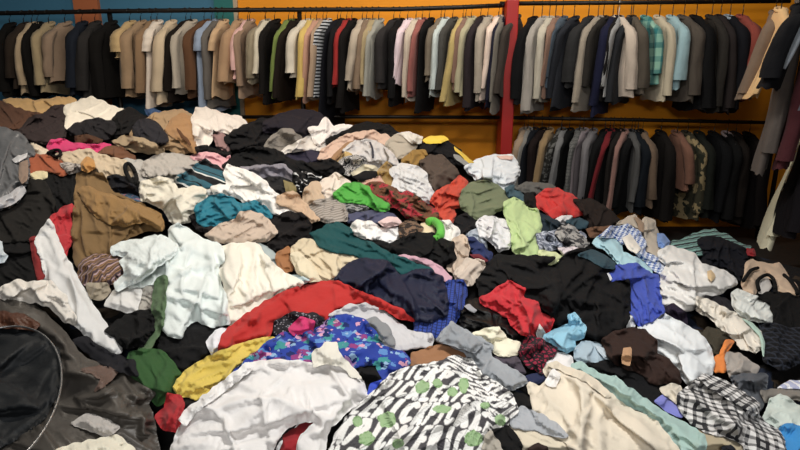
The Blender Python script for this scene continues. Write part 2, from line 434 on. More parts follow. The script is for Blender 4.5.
    # raise the record of what lies there
    if msk.any():
        new = rest + gap + .001 if not conc else rest * 0 + float(np.median(h))
        for du in (-1, 0, 1):
            for dw in (-1, 0, 1):
                xi = np.clip(np.round(V2[:, 0] + du * step * .6).astype(int) - ix0, 0, sub.shape[1] - 1); yi = np.clip(np.round(V2[:, 1] + dw * step * .6).astype(int) - iy0, 0, sub.shape[0] - 1)
                np.maximum.at(new, (yi, xi), h + .001)
        s2 = sub.copy(); s2[msk] = np.maximum(sub[msk], new[msk]) if not conc else new[msk]; TOP[iy0:iy1, ix0 + PAD:ix1 + PAD] = s2
    # boundary -> turned-under rim and underside
    ring = {i: len(V2) + j for j, i in enumerate(bv)}
    ctr = V2.mean(0); bp = V2[bv]; inn = (ctr - bp); inn /= np.linalg.norm(inn, axis=1, keepdims=True) + 1e-9
    outp = bp - inn * 2.0
    drop = np.clip(np.minimum(h[bv] - samp(TOP, outp[:, 0], outp[:, 1]), h[bv] - srest(bp[:, 0], bp[:, 1])) - .0015, .0015, .09)
    bp2 = bp + inn * min(1.2, dmax * .2); R3 = on_heap(bp2[:, 0], bp2[:, 1], h[bv] - drop)
    faces = [t for t in tris]
    V3 = np.concatenate([P3, R3])
    # orientation: face the camera
    t0 = faces[len(faces) // 2]; nn = np.cross(V3[t0[1]] - V3[t0[0]], V3[t0[2]] - V3[t0[0]])
    if nn @ (CAM - V3[t0[0]]) < 0: faces = [t[::-1] for t in faces]; bd = [(j, i) for i, j in bd]
    faces += [(j, i, ring[i], ring[j]) for i, j in bd]
    # surface coordinates in metres
    t2 = np.array([0, .75, .66]); rel = V3 - V3.mean(0)
    ca, sa = math.cos(ang), math.sin(ang); U = rel[:, 0]; W = rel @ t2
    uv = np.stack([U, W], -1) + np.array([sd * .37, sd * .21])
    mat = fabric(color, pat, rough, bump, sheen, spec)
    vc = None
    if cols is not None:
        cv = cols(V2[:, 0], V2[:, 1]); vc = np.concatenate([cv, cv[bv]])
    return link_mesh(name, V3, faces, mat, parent, uvs=uv, sharp=bv, cols=vc)

def G(name, cat, label, tile, pts, color, parts=(), group=None, **k):
    o = drape(name, tile, pts, color, **k)
    if o is None: return None
    tag(o, label, cat, group or 'clothes in the big heap')
    for pt in parts:
        kw = dict(pt[4]) if len(pt) > 4 else {}
        lab = kw.pop('label', None); tl = kw.pop('tile', tile)
        q = drape(pt[0], tl, pt[1], pt[2], parent=o, **{**dict(f=.8, edge=.5), **(pt[3] if len(pt) > 3 and pt[3] else {}), **kw})
        if q and lab: q['label'] = lab
    return o

def heap_tube(name, tile, pts, rad, lift, mat, parent, closed=False, n=60):
    P = pp(tile, pts)
    if closed: Q = spline(P, 1.5)
    else:
        Q = []
        for i in range(len(P) - 1):
            p0 = P[max(i - 1, 0)]; p1 = P[i]; p2 = P[i + 1]; p3 = P[min(i + 2, len(P) - 1)]
            for s in np.linspace(0, 1, 8, endpoint=i == len(P) - 2): Q.append(.5 * ((2 * p1) + (p2 - p0) * s + (2*p0 - 5*p1 + 4*p2 - p3) * s * s + (3*p1 - p0 - 3*p2 + p3) * s ** 3))
        Q = np.array(Q)
    h = samp(TOP, Q[:, 0], Q[:, 1]) + lift
    hs = np.array([h[max(0, i - 3):i + 4].max() for i in range(len(h))])
    V, Fc = tube(on_heap(Q[:, 0], Q[:, 1], hs), rad, 8, closed)
    return link_mesh(name, V, Fc, mat, parent, uvs=np.asarray(V)[:, :2])
# ------------------------------------------------------------------ buried mass of the heap
def heap_mass():
    us = np.arange(-150, 851, 5.0)
    top_u = np.array([-160, 0, 60, 160, 230, 300, 390, 440, 480, 520, 560, 620, 680, 740, 800, 960])
    top_v = np.array([118, 116, 112, 116, 126, 124, 128, 150, 178, 196, 208, 230, 244, 252, 268, 268])
    n = 62; rows = []
    for u in us:
        t = np.interp(u, top_u, top_v); rows.append(t + (535 - t) * (np.linspace(0, 1, n) ** 1.15))
    v = np.array(rows).T; u = np.repeat(us[None], n, 0)
    q = perlin(u / 26 + 4, v / 17 + 1) * .022 + (1 - np.abs(perlin(u / 34 + 9 + v / 60, v / 12 + 3)) * 2) * .022 + perlin(u / 9, v / 6) * .008
    P = on_heap(u, v, q - .06)
    back = P[0].copy(); back[:, 1] += .22; back[:, 2] -= .25
    b2 = back.copy(); b2[:, 1] += .05; b2[:, 2] = 0.0
    fr = P[-1].copy(); fr[:, 1] -= .12; fr[:, 2] = 0.0
    A = np.concatenate([b2[None], back[None], P, fr[None]]); m, w = A.shape[:2]
    # sloping ends
    L = A[:, :1].copy(); L[..., 0] -= .5; L[..., 2] = 0; Rr = A[:, -1:].copy(); Rr[..., 0] += .12; Rr[..., 2] = 0
    A = np.concatenate([L, A, Rr], 1); w += 2
    f = [(i * w + j, i * w + j + 1, (i + 1) * w + j + 1, (i + 1) * w + j) for i in range(m - 1) for j in range(w - 1)]
    f = [q_[::-1] for q_ in f]
    V = A.reshape(-1, 3); o = link_mesh('heap_of_clothes', V, f, fabric('1b191a', ('speckle', 5.5, .58, '33291f', 4.0, .6, '1c2333'), bump=.6), uvs=V[:, :2] * [1, 1.3])
    tag(o, 'dark jumble of buried clothes showing in the gaps of the big heap', 'clothes heap', kind='stuff')
heap_mass()

TEE = ('speckle', 60, .62, 'd8d8d8')
# ---------------------------------------------------------------- back rim of the heap
G('cloth', 'cloth', 'mustard-tan garment lying along the back crest of the heap at far left', 'A1', '10,40 60,33 140,38 200,32 260,28 285,42 265,60 205,70 190,95 120,95 40,70', 'c29a5e', a=0)
G('coat', 'coat', 'chocolate brown coat sleeve spread at the far left back of the heap', 'A1', '-40,45 0,44 50,62 110,84 165,92 150,130 90,150 0,165 -40,165', '5a3b2a', a=25, f=1.0)
G('coat', 'coat', 'charcoal brown coat draped between the brown coat and the white T-shirt', 'A1', '80,140 110,105 160,90 205,58 240,62 262,85 252,120 246,175 180,200 110,190 40,165', '3a2e2e', a=-20, f=1.2)
G('t_shirt', 'T-shirt', 'cream white T-shirt lying flat near the back crest of the heap', 'A1', '240,64 290,45 345,27 400,55 466,78 440,115 370,112 300,122 262,152 245,140 250,100', 'f0e6d4', a=-25, f=.9, b=2.0)
G('garment', 'garment', 'black garment bunched behind the right edge of the cream T-shirt', 'A1', '438,85 490,68 520,85 555,108 540,145 480,175 430,175 395,155 420,120', '1d1a1c')
G('garment', 'garment', 'small blue cloth tucked at the back crest beside the black garment', 'A1', '540,75 575,68 600,78 625,95 600,108 560,104', '2c4a74')
G('jacket', 'jacket', 'charcoal jacket lying right below the cream T-shirt', 'A1', '256,147 300,120 370,110 428,125 424,168 380,190 320,172 268,168', '2a272b', a=20)
G('garment', 'garment', 'brown cloth peeking out under the charcoal jacket', 'A1', '280,172 330,166 388,186 372,208 288,204', '50321f')
G('jacket', 'jacket', 'tan hooded jacket with brown cord marks near the blue rail wall', 'A2', '-40,165 0,130 35,100 90,82 160,78 190,95 205,140 210,232 150,238 90,218 40,190 0,205 -40,190', 'a3845e',
  parts=[('hood', '95,150 125,105 170,90 200,120 208,190 206,232 180,225 150,190 118,172', 'a4794a', dict(a=60, folds=[('130,150 160,165 175,180 200,205', .8, 2.2)])),
         ('cord', '138,142 152,150 165,170 180,182 192,205 184,208 170,190 156,178 142,158', '5c3a20', dict(f=.2, b=.3, edge=.4))])
G('garment', 'garment', 'dark slate oval of cloth resting over the tan hooded jacket', 'A2', '-30,140 0,112 40,112 85,150 105,190 70,210 20,200 -20,185', '2c2a31', b=4)
G('shirt', 'shirt', 'pale beige shirt with a rolled sleeve at the back crest of the heap', 'A2', '196,112 210,72 250,68 300,85 340,98 380,100 402,135 395,160 345,172 320,157 268,157 240,170 205,165', 'ddd2c8', a=20,
  parts=[('sleeve', '200,120 235,110 268,135 268,185 255,212 215,207 202,165', 'e4dad0', dict(a=80, b=2))])
G('garment', 'garment', 'dusty pink garment under the sleeve of the pale beige shirt', 'A2', '268,168 312,160 348,210 332,235 288,215', '94706e')
G('coat', 'coat', 'large black coat slumped along the back crest behind the grey knit', 'A2', '318,175 400,130 460,110 545,100 610,110 640,150 600,190 540,160 480,195 470,220 400,222 345,225', '141218', f=2.2)
G('coat', 'coat', 'dark violet coat humped at the back crest in front of the orange wall', 'A3', '-60,85 0,52 60,38 150,48 172,98 112,125 60,150 0,120 -60,125', '28222e', b=5, f=1.0)
G('sweater', 'sweater', 'grey knit sweater lump below the dark violet coat', 'A2', '468,218 490,175 530,148 570,148 604,180 602,212 540,224 500,230', '8a8279', b=4, f=.7, pat=('stripes', 70, .018, [(0, .45, '766f67')]))
G('garment', 'garment', 'black cloth wedged under the dusty pink garment', 'A2', '205,215 250,205 300,225 345,235 330,255 270,245 215,235', '171417')
# second row
G('garment', 'garment', 'bright magenta pink garment on the back left of the heap', 'A1', '180,212 195,188 240,186 275,202 340,207 412,203 405,222 350,238 280,236 230,228 188,228', 'd2276c', a=0, f=.8)
G('scarf', 'scarf', 'cream scarf end beside the magenta pink garment', 'A1', '112,195 140,203 182,226 195,252 150,255 125,232', 'd6c6ae')
G('garment', 'garment', 'taupe garment stretched right of the magenta pink one', 'A1', '425,192 460,176 520,180 570,196 610,222 610,240 540,236 480,220 438,208', 'a18a6a', a=12)
G('garment', 'garment', 'rust brown cloth triangle in the back left of the heap', 'A1', '362,242 400,215 450,215 505,250 500,266 440,262', '70482f')
G('garment', 'garment', 'pale grey garment with a black strap loop on the back left slope', 'A1', '428,278 470,262 520,263 560,285 560,350 512,366 450,338 430,312', 'b3afa9', f=1.2)
G('garment', 'garment', 'bone beige garment crumpled below the magenta pink one', 'A1', '210,245 270,230 340,225 400,250 470,266 500,292 490,330 440,322 390,328 350,298 300,284 235,272', 'c8b497', a=20)
st = G('bag', 'bag', 'black strap of a buried bag looping over the pale grey garment', 'A1', '478,330 505,325 525,345 515,362 490,358', '18181a', b=.8)
heap_tube('strap', 'A1', '500,355 484,330 470,300 472,280 486,278 502,300 512,330 508,352', .011, .012, fabric('101012'), st)
tr = G('belt', 'belt', 'black looped band lying on the cream scarf end', 'A1', '172,240 186,232 196,240 188,250 176,250', '141214', b=.5, f=.2)
heap_tube('loop', 'A1', '180,236 200,226 222,226 228,240 214,250 196,248', .009, .012, fabric('141214'), tr)
G('sweater', 'sweater', 'soft grey beige sweater on the back left slope above the white bundle', 'A2', '15,272 60,246 130,238 182,250 218,270 198,298 140,335 60,335 10,318', 'b1aaa2', f=1.8, fl=3.5)
G('garment', 'garment', 'navy black garment lump left of the striped teal cloth', 'A1', '405,325 450,318 500,350 545,385 530,405 460,392 430,405 412,372', '1b1d28')
G('garment', 'garment', 'small denim blue cloth under the navy black lump', 'A1', '436,394 480,386 532,405 534,432 480,425', '42607c', pat=('speckle', 30, .6, '9a6c7c'))
G('blouse', 'blouse', 'light pink blouse above the striped teal cloth', 'A2', '188,246 230,237 290,240 322,264 338,250 322,292 305,304 280,284 240,264 200,258', 'e2a6ac')
G('garment', 'garment', 'indigo garment right of the grey knit sweater', 'A3', '0,200 70,180 150,180 160,215 150,240 70,236 15,222', '302c40', f=.9)
G('shirt', 'shirt', 'off white shirt stretched beneath the crumpled white cloth at the crest', 'A3', '-5,197 60,163 110,133 142,158 172,160 162,188 80,186 30,198', 'dcd4cb', a=-25)
G('t_shirt', 'T-shirt', 'crumpled white cloth standing up at the back crest of the heap', 'A3', '106,107 140,102 170,70 200,98 240,90 272,100 242,122 200,132 175,152 150,167 128,150', 'ebe3dd', folds=[('170,75 165,110 150,150', 1.5, 3), ('200,98 190,125', 1.2, 2.5)])
G('garment', 'garment', 'black garment arching over the peach cardigan at the crest', 'A3', '170,155 220,127 280,97 330,84 400,94 434,120 420,138 340,120 260,130 210,145 183,168', '131114', a=-15)
G('cardigan', 'cardigan', 'peach pink cardigan stretched across the back of the heap', 'A3', '143,218 160,185 200,155 260,128 340,117 412,140 402,166 340,150 280,152 250,182 212,230 165,230', 'd3b09a', a=-25,
  parts=[('lining', '182,228 215,188 250,160 282,152 262,178 232,205 206,230', '9c744c', None, dict(label='brown lining'))])
G('sweater', 'sweater', 'grey beige sweater at the crest below the white scrap', 'A3', '398,168 420,140 460,125 502,150 512,177 472,217 440,217 418,192', 'b1a593', f=.8, b=4)
G('cloth', 'cloth', 'white ruffled scrap at the crest beside the yellow cloth', 'A3', '440,125 482,118 534,138 530,162 492,162 465,140', 'dbd3c8', f=2)
G('garment', 'garment', 'black jacket bunched at the black-yellow end of the crest', 'A4', '0,62 50,42 105,45 147,75 162,100 190,122 172,134 130,128 90,98 40,92 8,84', '15141a', f=1.6)
G('cloth', 'cloth', 'bright yellow folded cloth on top of the crest before the orange wall', 'A4', '8,38 40,21 90,21 108,36 80,50 25,52', 'ecc60c', f=.4, b=1.2)
G('cloth', 'cloth', 'yellow strip hanging behind the black jacket at the crest', 'A4', '128,62 160,85 202,120 185,126 160,104 135,80', 'd8b31c', f=.3)
G('garment', 'garment', 'grey strip of cloth along the black jacket at the crest', 'A4', '125,90 150,96 186,128 178,142 150,122 128,104', '8a8884', f=.3)
G('shirt', 'shirt', 'big pale grey shirt bundle in the back middle of the heap', 'A3', '243,188 280,155 340,148 392,175 432,215 442,237 390,248 330,260 308,234 285,218 248,218', 'cdc7c4', f=2.2, b=4,
  parts=[('trim', '335,158 342,158 352,190 352,218 345,218 344,190', '3a3a44', dict(f=.1, b=.2, edge=.3), dict(label='thin dark trim')), ('trim', '385,178 392,184 410,215 404,240 397,238 402,216', '6a6258', dict(f=.1, b=.2, edge=.3))])
G('garment', 'garment', 'ochre cloth left of the pale grey shirt bundle', 'A3', '203,243 245,192 272,205 235,245', 'bd9c5c')
G('blouse', 'blouse', 'black and white zebra print blouse in the back middle of the heap', 'A3', '212,248 240,215 290,208 317,226 302,248 272,258 262,284 222,268', 'd2ccc6', pat=('zebra', 30, 26, '16161a'), f=1.2)
G('garment', 'garment', 'mustard garment below the grey beige sweater at the crest', 'A3', '458,228 500,190 542,190 553,216 512,248 470,245', '957028')
G('sweater', 'sweater', 'dark taupe sweater lump left of the red-orange top', 'A4', '0,118 40,95 90,98 127,135 143,167 122,195 60,230 35,213 25,172', '53443a', b=6, f=1.2)
G('garment', 'garment', 'black garment under the crest left of the zebra print blouse', 'A3', '-10,205 60,230 140,238 190,222 243,265 222,284 150,274 60,279 20,254 -10,245', '0f0f13')
G('garment', 'garment', 'black garment with a grey hem above the long white shirt', 'A2', '312,284 370,235 430,213 500,223 562,260 594,302 592,335 540,293 440,288 390,298 340,295', '101015', a=15,
  parts=[('hem', '378,292 440,284 540,284 594,330 594,362 530,333 440,328 400,314', '87828c', dict(a=15), dict(label='grey hem'))])
G('garment', 'garment', 'olive lined dark cloth beneath the grey hemmed black garment', 'A2', '448,332 540,332 594,366 596,394 540,394 495,378', '29282a', parts=[('lining', '538,338 575,350 592,370 585,390 550,392', '857646', dict(a=60), dict(label='olive lining'))])
G('garment', 'garment', 'black garment with white ditsy print in the middle of the heap', 'A3', '55,276 120,274 155,282 142,304 102,336 68,336 52,305', '17171b', pat=('speckle', 26, .58, 'c8c8c8'))
G('cap', 'cap', 'cream cap with a black brim in the back middle of the heap', 'A3', '268,274 310,245 350,248 378,268 360,290 300,300', 'd6cbae', f=.5, b=3, parts=[('brim', '272,288 320,264 372,268 358,292 300,304', '19171b', dict(f=.4), dict(label='black brim'))])
G('garment', 'garment', 'golden brown velvet garment next to the white grey bundle', 'A3', '368,268 400,233 428,265 423,322 402,336 378,302', '9b7831', sheen=.5)
G('shirt', 'shirt', 'white and grey bundle of shirt under the dark taupe sweater', 'A3', '413,262 450,241 510,248 548,280 563,330 578,357 560,390 530,388 500,354 440,348 422,322 428,292', 'd3d1d0', f=2.4, fl=3.6)
G('shirt', 'shirt', 'white shirt with a pink collar at the crest before the lower rail', 'A4', '165,142 210,115 270,98 347,96 367,130 370,170 347,205 322,227 270,197 220,192 188,167', 'd6dade', b=4, f=1.8,
  parts=[('collar', '285,98 320,94 350,98 345,112 300,108', 'd8b2a4', dict(f=.3), dict(label='pinkish collar'))])
G('top', 'top', 'red-orange top ruffled in the middle of the heap beside the olive shirt', 'A4', '38,268 70,225 110,205 150,173 172,190 177,226 157,252 152,288 130,294 125,342 103,355 68,322 58,284', 'c43a1a', f=2.2, fl=3.4)
# third row
G('garment', 'garment', 'peach cloth under the golden brown velvet garment', 'A3', '290,305 340,295 375,285 395,315 345,325 310,325', 'd0a48e')
G('blouse', 'blouse', 'cream blouse with a soft collar left of the green cloth', 'A3', '143,318 170,295 210,276 252,300 267,317 222,343 202,368 170,374 148,347', 'e6d6c6', f=1.4)
G('hat', 'hat', 'beige cloth hat left of the cream blouse', 'A3', '88,352 115,313 147,308 152,345 168,372 130,390 92,388', 'c3a88a', b=3, f=.8)
G('scarf', 'scarf', 'rust and wine patterned scarf trailing down the middle of the heap', 'A3', '308,322 360,308 420,325 450,350 482,344 522,370 585,415 590,450 530,452 470,436 440,405 400,392 350,360', '6b4229', pat=('speckle', 14, .53, 'a22f38', 45, .6, '2c2a1c'), a=30, f=1.8, fl=3.5)
G('garment', 'garment', 'black and white speckled cloth under the bright green cloth', 'A3', '238,390 280,380 330,395 325,430 260,435 240,420', '8c8c8c', pat=('speckle', 40, .5, '2c2c30'))
G('garment', 'garment', 'dull slate blue garment below the bright green cloth', 'A3', '248,432 320,422 370,415 422,430 445,452 400,466 300,470 258,456', '4b4d68')
G('garment', 'garment', 'bright green cloth in the middle of the heap', 'A3', '203,352 245,315 290,310 330,330 352,360 402,390 408,412 370,414 320,390 270,384 222,382', '46a432', a=30, f=1.4, folds=[('245,320 290,345 345,385', 1.0, 3)])
G('sock', 'socks', 'grey ribbed knit bunched left of the slate blue garment', 'A3', '103,402 150,373 200,375 242,400 252,452 190,458 140,449 113,424', 'a79d93', pat=('stripes', 65, .022, [(0, .5, '857c74')]), f=.8)
G('shirt', 'shirt', 'olive green shirt in the middle of the heap beside the red-orange top', 'A4', '148,262 165,225 185,200 235,190 282,205 317,235 332,270 302,302 240,334 190,334 163,302', '6d7556', b=3, f=1.0, folds=[('185,205 240,240 290,270', .8, 5), ('170,270 240,300', .7, 4)])
G('denim', 'jeans', 'dusky teal denim strip right of the olive green shirt', 'A4', '318,217 350,205 392,245 404,278 370,263 330,252', '3b5560')
G('garment', 'garment', 'dark grey garment behind the teal denim strip at the crest', 'A4', '358,218 400,198 480,203 505,216 460,238 415,238', '595753')
G('garment', 'garment', 'black lump right of the teal denim strip', 'A4', '388,237 430,233 447,265 450,305 400,290', '121215')
G('t_shirt', 'T-shirt', 'bright red T-shirt at the right crest below the lower rail', 'A4', '438,252 470,225 520,225 570,245 600,268 632,308 600,322 560,327 500,337 468,312 448,292', 'c4211c', b=4, f=1.2, a=25)
G('garment', 'garment', 'brown black fur collar coat right of the bright red T-shirt', 'A5', '128,110 150,113 200,113 260,150 294,182 282,208 200,218 172,192 162,160', '2a1b15', b=4, sheen=.4)
G('garment', 'garment', 'white crumpled cloth just below the bright red T-shirt', 'A5', '53,187 80,171 122,171 112,197 70,204', 'd6d2d2')
G('garment', 'garment', 'dark teal cloth below the fur collar coat', 'A5', '98,187 150,180 184,196 172,218 110,224', '2a4450')
G('garment', 'garment', 'brown cloth edge between the fur collar coat and the checked shirt', 'A5', '172,218 270,208 255,240 190,255', '664630')
G('jeans', 'jeans', 'dark blue denim under the bright red T-shirt', 'A4', '438,308 480,325 512,340 545,375 545,400 470,395 440,382', '21303c')
G('garment', 'garment', 'black cloth left of the white bunched shirt in the heap middle', 'A4', '128,338 165,315 212,345 202,378 155,394 132,367', '17171d')
G('shirt', 'shirt', 'grey blue shirt tail left of the white bunched shirt', 'A4', '168,392 210,368 245,398 252,445 190,424', 'a3abb6')
G('shirt', 'shirt', 'white bunched shirt with grey pattern lines left of the pale green top', 'A4', '212,348 250,323 300,333 337,355 348,400 335,440 300,455 268,422 228,392', 'dad9da', f=2.4, fl=3.2, pat=('speckle', 22, .63, '8c8890'))
G('top', 'top', 'pale lime green top hanging down the right of the olive shirt', 'A4', '318,272 355,253 387,270 402,290 442,300 452,360 447,400 460,450 480,470 540,475 500,500 430,490 390,480 350,455 342,380 320,312', 'b3c988', a=75, f=1.3,
  folds=[('345,300 370,380 400,450', 1.2, 4), ('420,320 425,400 435,450', .9, 3)])
G('garment', 'garment', 'blue grey speckled garment right of the pale green top', 'A4', '438,392 500,378 560,393 610,385 620,430 540,445 455,449', '6b7182', pat=('speckle', 38, .52, 'b4b8c4', 50, .62, '2b2d3a'))
G('garment', 'garment', 'black and white marbled garment right of the blue grey speckled one', 'A5', '58,242 85,210 118,212 152,240 184,277 150,296 105,282', '9c9894', pat=('speckle', 24, .5, '26262a'))
G('shirt', 'shirt', 'white shirt under the lime ring in the middle of the heap', 'A4', '66,348 110,343 147,380 142,412 112,444 78,432 72,382', 'e4e0da')
gr = G('headband', 'headband', 'lime green loop band with a cream lining in the middle of the heap', 'A4', '0,352 30,345 55,365 60,385 40,398 5,395', 'e0c9a2', f=.6)
heap_tube('band', 'A4', '30,345 52,342 72,358 78,382 70,404 52,412', .021, .02, fabric('58b834'), gr)
G('garment', 'garment', 'pinkish white strip of cloth under the speckled garments', 'A5', '66,292 130,288 172,298 142,308 88,320', 'd6cace')
G('garment', 'garment', 'yellow green shirt tail spread below the pale lime top', 'A5', '-5,300 60,308 84,330 42,358 -5,344', 'ccd49c')
G('trousers', 'trousers', 'wine navy trousers behind the white bunched shirt', 'B4', '172,32 200,28 232,55 268,90 264,125 225,105 195,82', '232f5a', parts=[('waistband', '186,90 220,90 258,112 240,122 200,104', '69202a', dict(f=.3), dict(label='maroon band'))])
G('sweater', 'sweater', 'beige ribbed sweater sleeve in the middle beside the navy trousers', 'B4', '83,97 110,50 150,20 177,35 183,90 165,132 132,168 107,152 102,117', 'c4af9a', f=1.4)
G('garment', 'garment', 'pale greige cloth at the end of the beige ribbed sweater', 'B4', '128,162 180,108 242,118 244,152 195,204 148,194', 'c6b6a6')
G('jacket', 'jacket', 'greige jacket standing at the right crest behind the checked shirt', 'A5', '286,208 330,178 355,170 372,198 400,178 428,190 438,225 448,270 464,312 440,340 400,305 388,262 368,228 330,214', 'b2a696', f=1.4, b=4,
  parts=[('lapel', '350,176 368,180 392,200 388,232 370,225 362,198', '8e7660', dict(a=70), dict(label='brown lapel'))])
G('garment', 'garment', 'cornflower blue puff beside the greige jacket at the right crest', 'A5', '438,237 465,238 488,270 472,294 443,288', '6c8dc6', b=3)
G('garment', 'garment', 'light aqua garment spread below the checked shirt', 'A5', '198,272 235,243 292,265 312,310 362,330 414,372 424,400 370,366 310,366 270,326 238,296', 'a6cdd8', a=35)
G('shirt', 'shirt', 'blue and white checked shirt at the right crest of the heap', 'A5', '222,247 270,213 330,208 372,230 392,270 397,310 442,335 473,355 468,390 438,384 398,344 358,314 328,280 278,250', 'dde2e8', pat=('check', 35, .024, '2c549c'), a=35,
  parts=[('placket', '308,257 340,240 378,292 362,314 328,296', 'dfd8cd', dict(f=.5), dict(label='plain cream placket'))])
G('sweater', 'sweater', 'teal and black striped sweater at the far right crest', 'A6', '118,202 170,178 200,165 240,153 282,153 332,175 382,205 414,216 380,226 300,206 235,245 200,240 158,224 128,220', '6c9890', pat=('stripes', 70, .045, [(.0, .35, '131a20'), (.5, .62, '203038')]), f=1.0, a=15)
G('jacket', 'jacket', 'navy black jacket slumped over the striped sweater at the far right', 'A6', '218,187 280,175 332,192 392,220 404,272 403,322 376,340 320,285 250,290 222,278 238,242', '0e1222', f=1.8)
G('cloth', 'cloth', 'small dark red scrap at the far right crest', 'A6', '398,220 426,220 434,247 405,245', '8e1820')
vest = G('vest', 'vest', 'tan vest with black trim on the far right of the heap', 'A6', '383,355 398,280 420,263 470,278 522,278 553,320 584,362 596,394 520,390 508,345 480,315 440,345 430,390 390,385', 'c8ac90', b=3, f=1.0)
G('shirt', 'shirt', 'white lining cloth inside the arm hole of the tan vest', 'A6', '438,342 480,328 494,362 472,395 443,385', 'd4cec8', f=.5)
heap_tube('trim', 'A6', '388,340 402,318 418,300 442,292', .009, .012, fabric('121214'), vest)
heap_tube('trim', 'A6', '446,375 440,345 456,326 480,318 500,335 508,365 506,388', .009, .012, fabric('121214'), vest)
heap_tube('trim', 'A6', '540,318 566,342 586,372 590,390', .009, .012, fabric('121214'), vest)
# fourth row, left
G('jacket', 'jacket', 'black jacket filling the hollow left of the red sleeve', 'B1', '165,-70 230,-76 284,-45 290,60 272,90 215,105 190,70', '101014')
G('garment', 'garment', 'rust orange cloth under the grey shiny bag at far left', 'A1', '98,267 130,241 182,248 234,275 258,306 232,320 180,304 130,320 108,325', 'a2512c', f=.9, parts=[('lining', '108,318 135,303 178,305 178,330 130,350', 'd6c99e', dict(f=.5), dict(label='cream lining'))])
G('garment', 'garment', 'pale speckled scarf end beside the rust orange cloth', 'A1', '222,275 262,270 305,282 300,305 262,318 240,300', 'b0a8a0', pat=('speckle', 40, .52, '6c6460'))
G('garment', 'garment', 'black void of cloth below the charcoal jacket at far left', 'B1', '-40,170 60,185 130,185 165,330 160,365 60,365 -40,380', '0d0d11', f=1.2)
G('jacket', 'jacket', 'dark charcoal fleece jacket at far left under the shiny bag', 'B1', '-40,20 60,60 100,20 110,-40 170,-30 202,40 202,100 192,132 150,178 80,192 -40,190', '25221f', a=10, f=1.0, b=4)
sb = G('bag', 'bag', 'grey shiny bag with reflective bands at the far left edge', 'A1', '-40,150 30,147 80,170 112,205 128,235 107,262 107,332 82,372 96,384 60,425 20,444 -40,440', '66676a', rough=.42, spec=.5, a=60, f=1.6, b=5, sheen=0,
  parts=[('band', '45,262 70,245 104,236 100,250 75,268 55,272', 'c8c8cc', dict(f=.3, rough=.35), dict(label='silver band')), ('band', '-20,418 30,395 82,360 94,380 58,420 20,438 -20,440', 'b8b8bc', dict(f=.6, rough=.35), dict(label='silver band')),
         ('patch', '72,272 104,264 106,330 84,352 70,330', '8a7464', dict(f=.3), dict(label='dull brown patch'))])
G('sleeve', 'garment', 'red sleeve hanging between the charcoal jacket and the olive brown coat', 'B1', '188,107 230,70 268,52 283,90 268,192 242,254 213,204 183,124', 'bd1f2b', a=70, f=1.2)
G('garment', 'garment', 'narrow dark red strip left of the long white trousers', 'B1', '113,185 138,178 165,320 142,336', '861a1c', f=.4)
G('garment', 'garment', 'pale blue scrap at the far left edge above the white bundle', 'B1', '-20,188 8,193 14,230 30,246 17,272 -20,274', 'c6d1d8', f=.5)
G('trousers', 'trousers', 'long white trousers leg hanging diagonally down the left of the heap', 'B1', '133,180 185,113 207,160 247,250 302,350 352,435 402,510 452,570 454,602 425,618 360,582 300,522 250,482 213,420 173,340 153,260', 'dfdfde', a=62, f=1.0, folds=[('185,160 235,300 330,450 420,590', 1.0, 4), ('160,200 200,340 300,490', .8, 4)])
G('garment', 'garment', 'grey tweed cloth in the hollow below the white sleeve', 'B1', '505,362 560,352 620,360 680,420 670,470 580,460 510,458', 'aea99f', pat=('speckle', 40, .55, '8c867e'))
oc = G('coat', 'coat', 'large olive brown coat hanging on the left slope of the heap', 'B1', '280,60 288,-30 292,-65 330,-72 382,-60 402,-20 432,12 500,38 545,62 600,92 610,150 545,150 485,180 432,215 420,240 360,250 302,300 282,270 272,150', '7e6138', a=70, f=1.3, b=3,
  parts=[('sleeve', '298,0 330,-15 380,10 440,28 530,60 602,92 610,150 540,120 460,135 390,118 322,60', '94703c', dict(a=22, b=2, f=1.2), dict(label='sleeve with a painted golden brown highlight')),  # sleeve coloured lighter than the coat to paint in a highlight fold
         ('hood', '302,-100 325,-128 352,-112 356,-80 330,-66 306,-74', 'bb853f', dict(b=1.5), dict(label='golden brown tip'))])
G('scarf', 'scarf', 'brown and lilac striped fringed scarf below the olive brown coat', 'B1', '318,256 380,238 442,253 473,290 453,334 402,358 330,364 296,334 296,290', '8c6845', pat=('stripes', 15, .032, [(.0, .25, '4a3a40'), (.3, .45, 'b09aa4'), (.7, .8, '2e2426')]), f=1.4, b=3, a=75)
G('scarf', 'scarf', 'taupe fringe cloth hanging under the striped scarf', 'B1', '326,352 400,352 412,380 382,410 340,404', 'a49782', f=1.2)
G('cloth', 'cloth', 'small white folded cloth below the striped scarf', 'B1', '396,432 430,378 512,358 530,385 512,452 480,460', 'e0deda', f=.7)
G('bundle', 'garment', 'white crumpled bundle above the metal rimmed hamper', 'B1', '-20,400 8,365 60,338 112,346 150,343 192,345 244,400 262,440 285,480 280,505 240,490 190,440 130,420 60,420', 'e5dfd6', f=2.0)
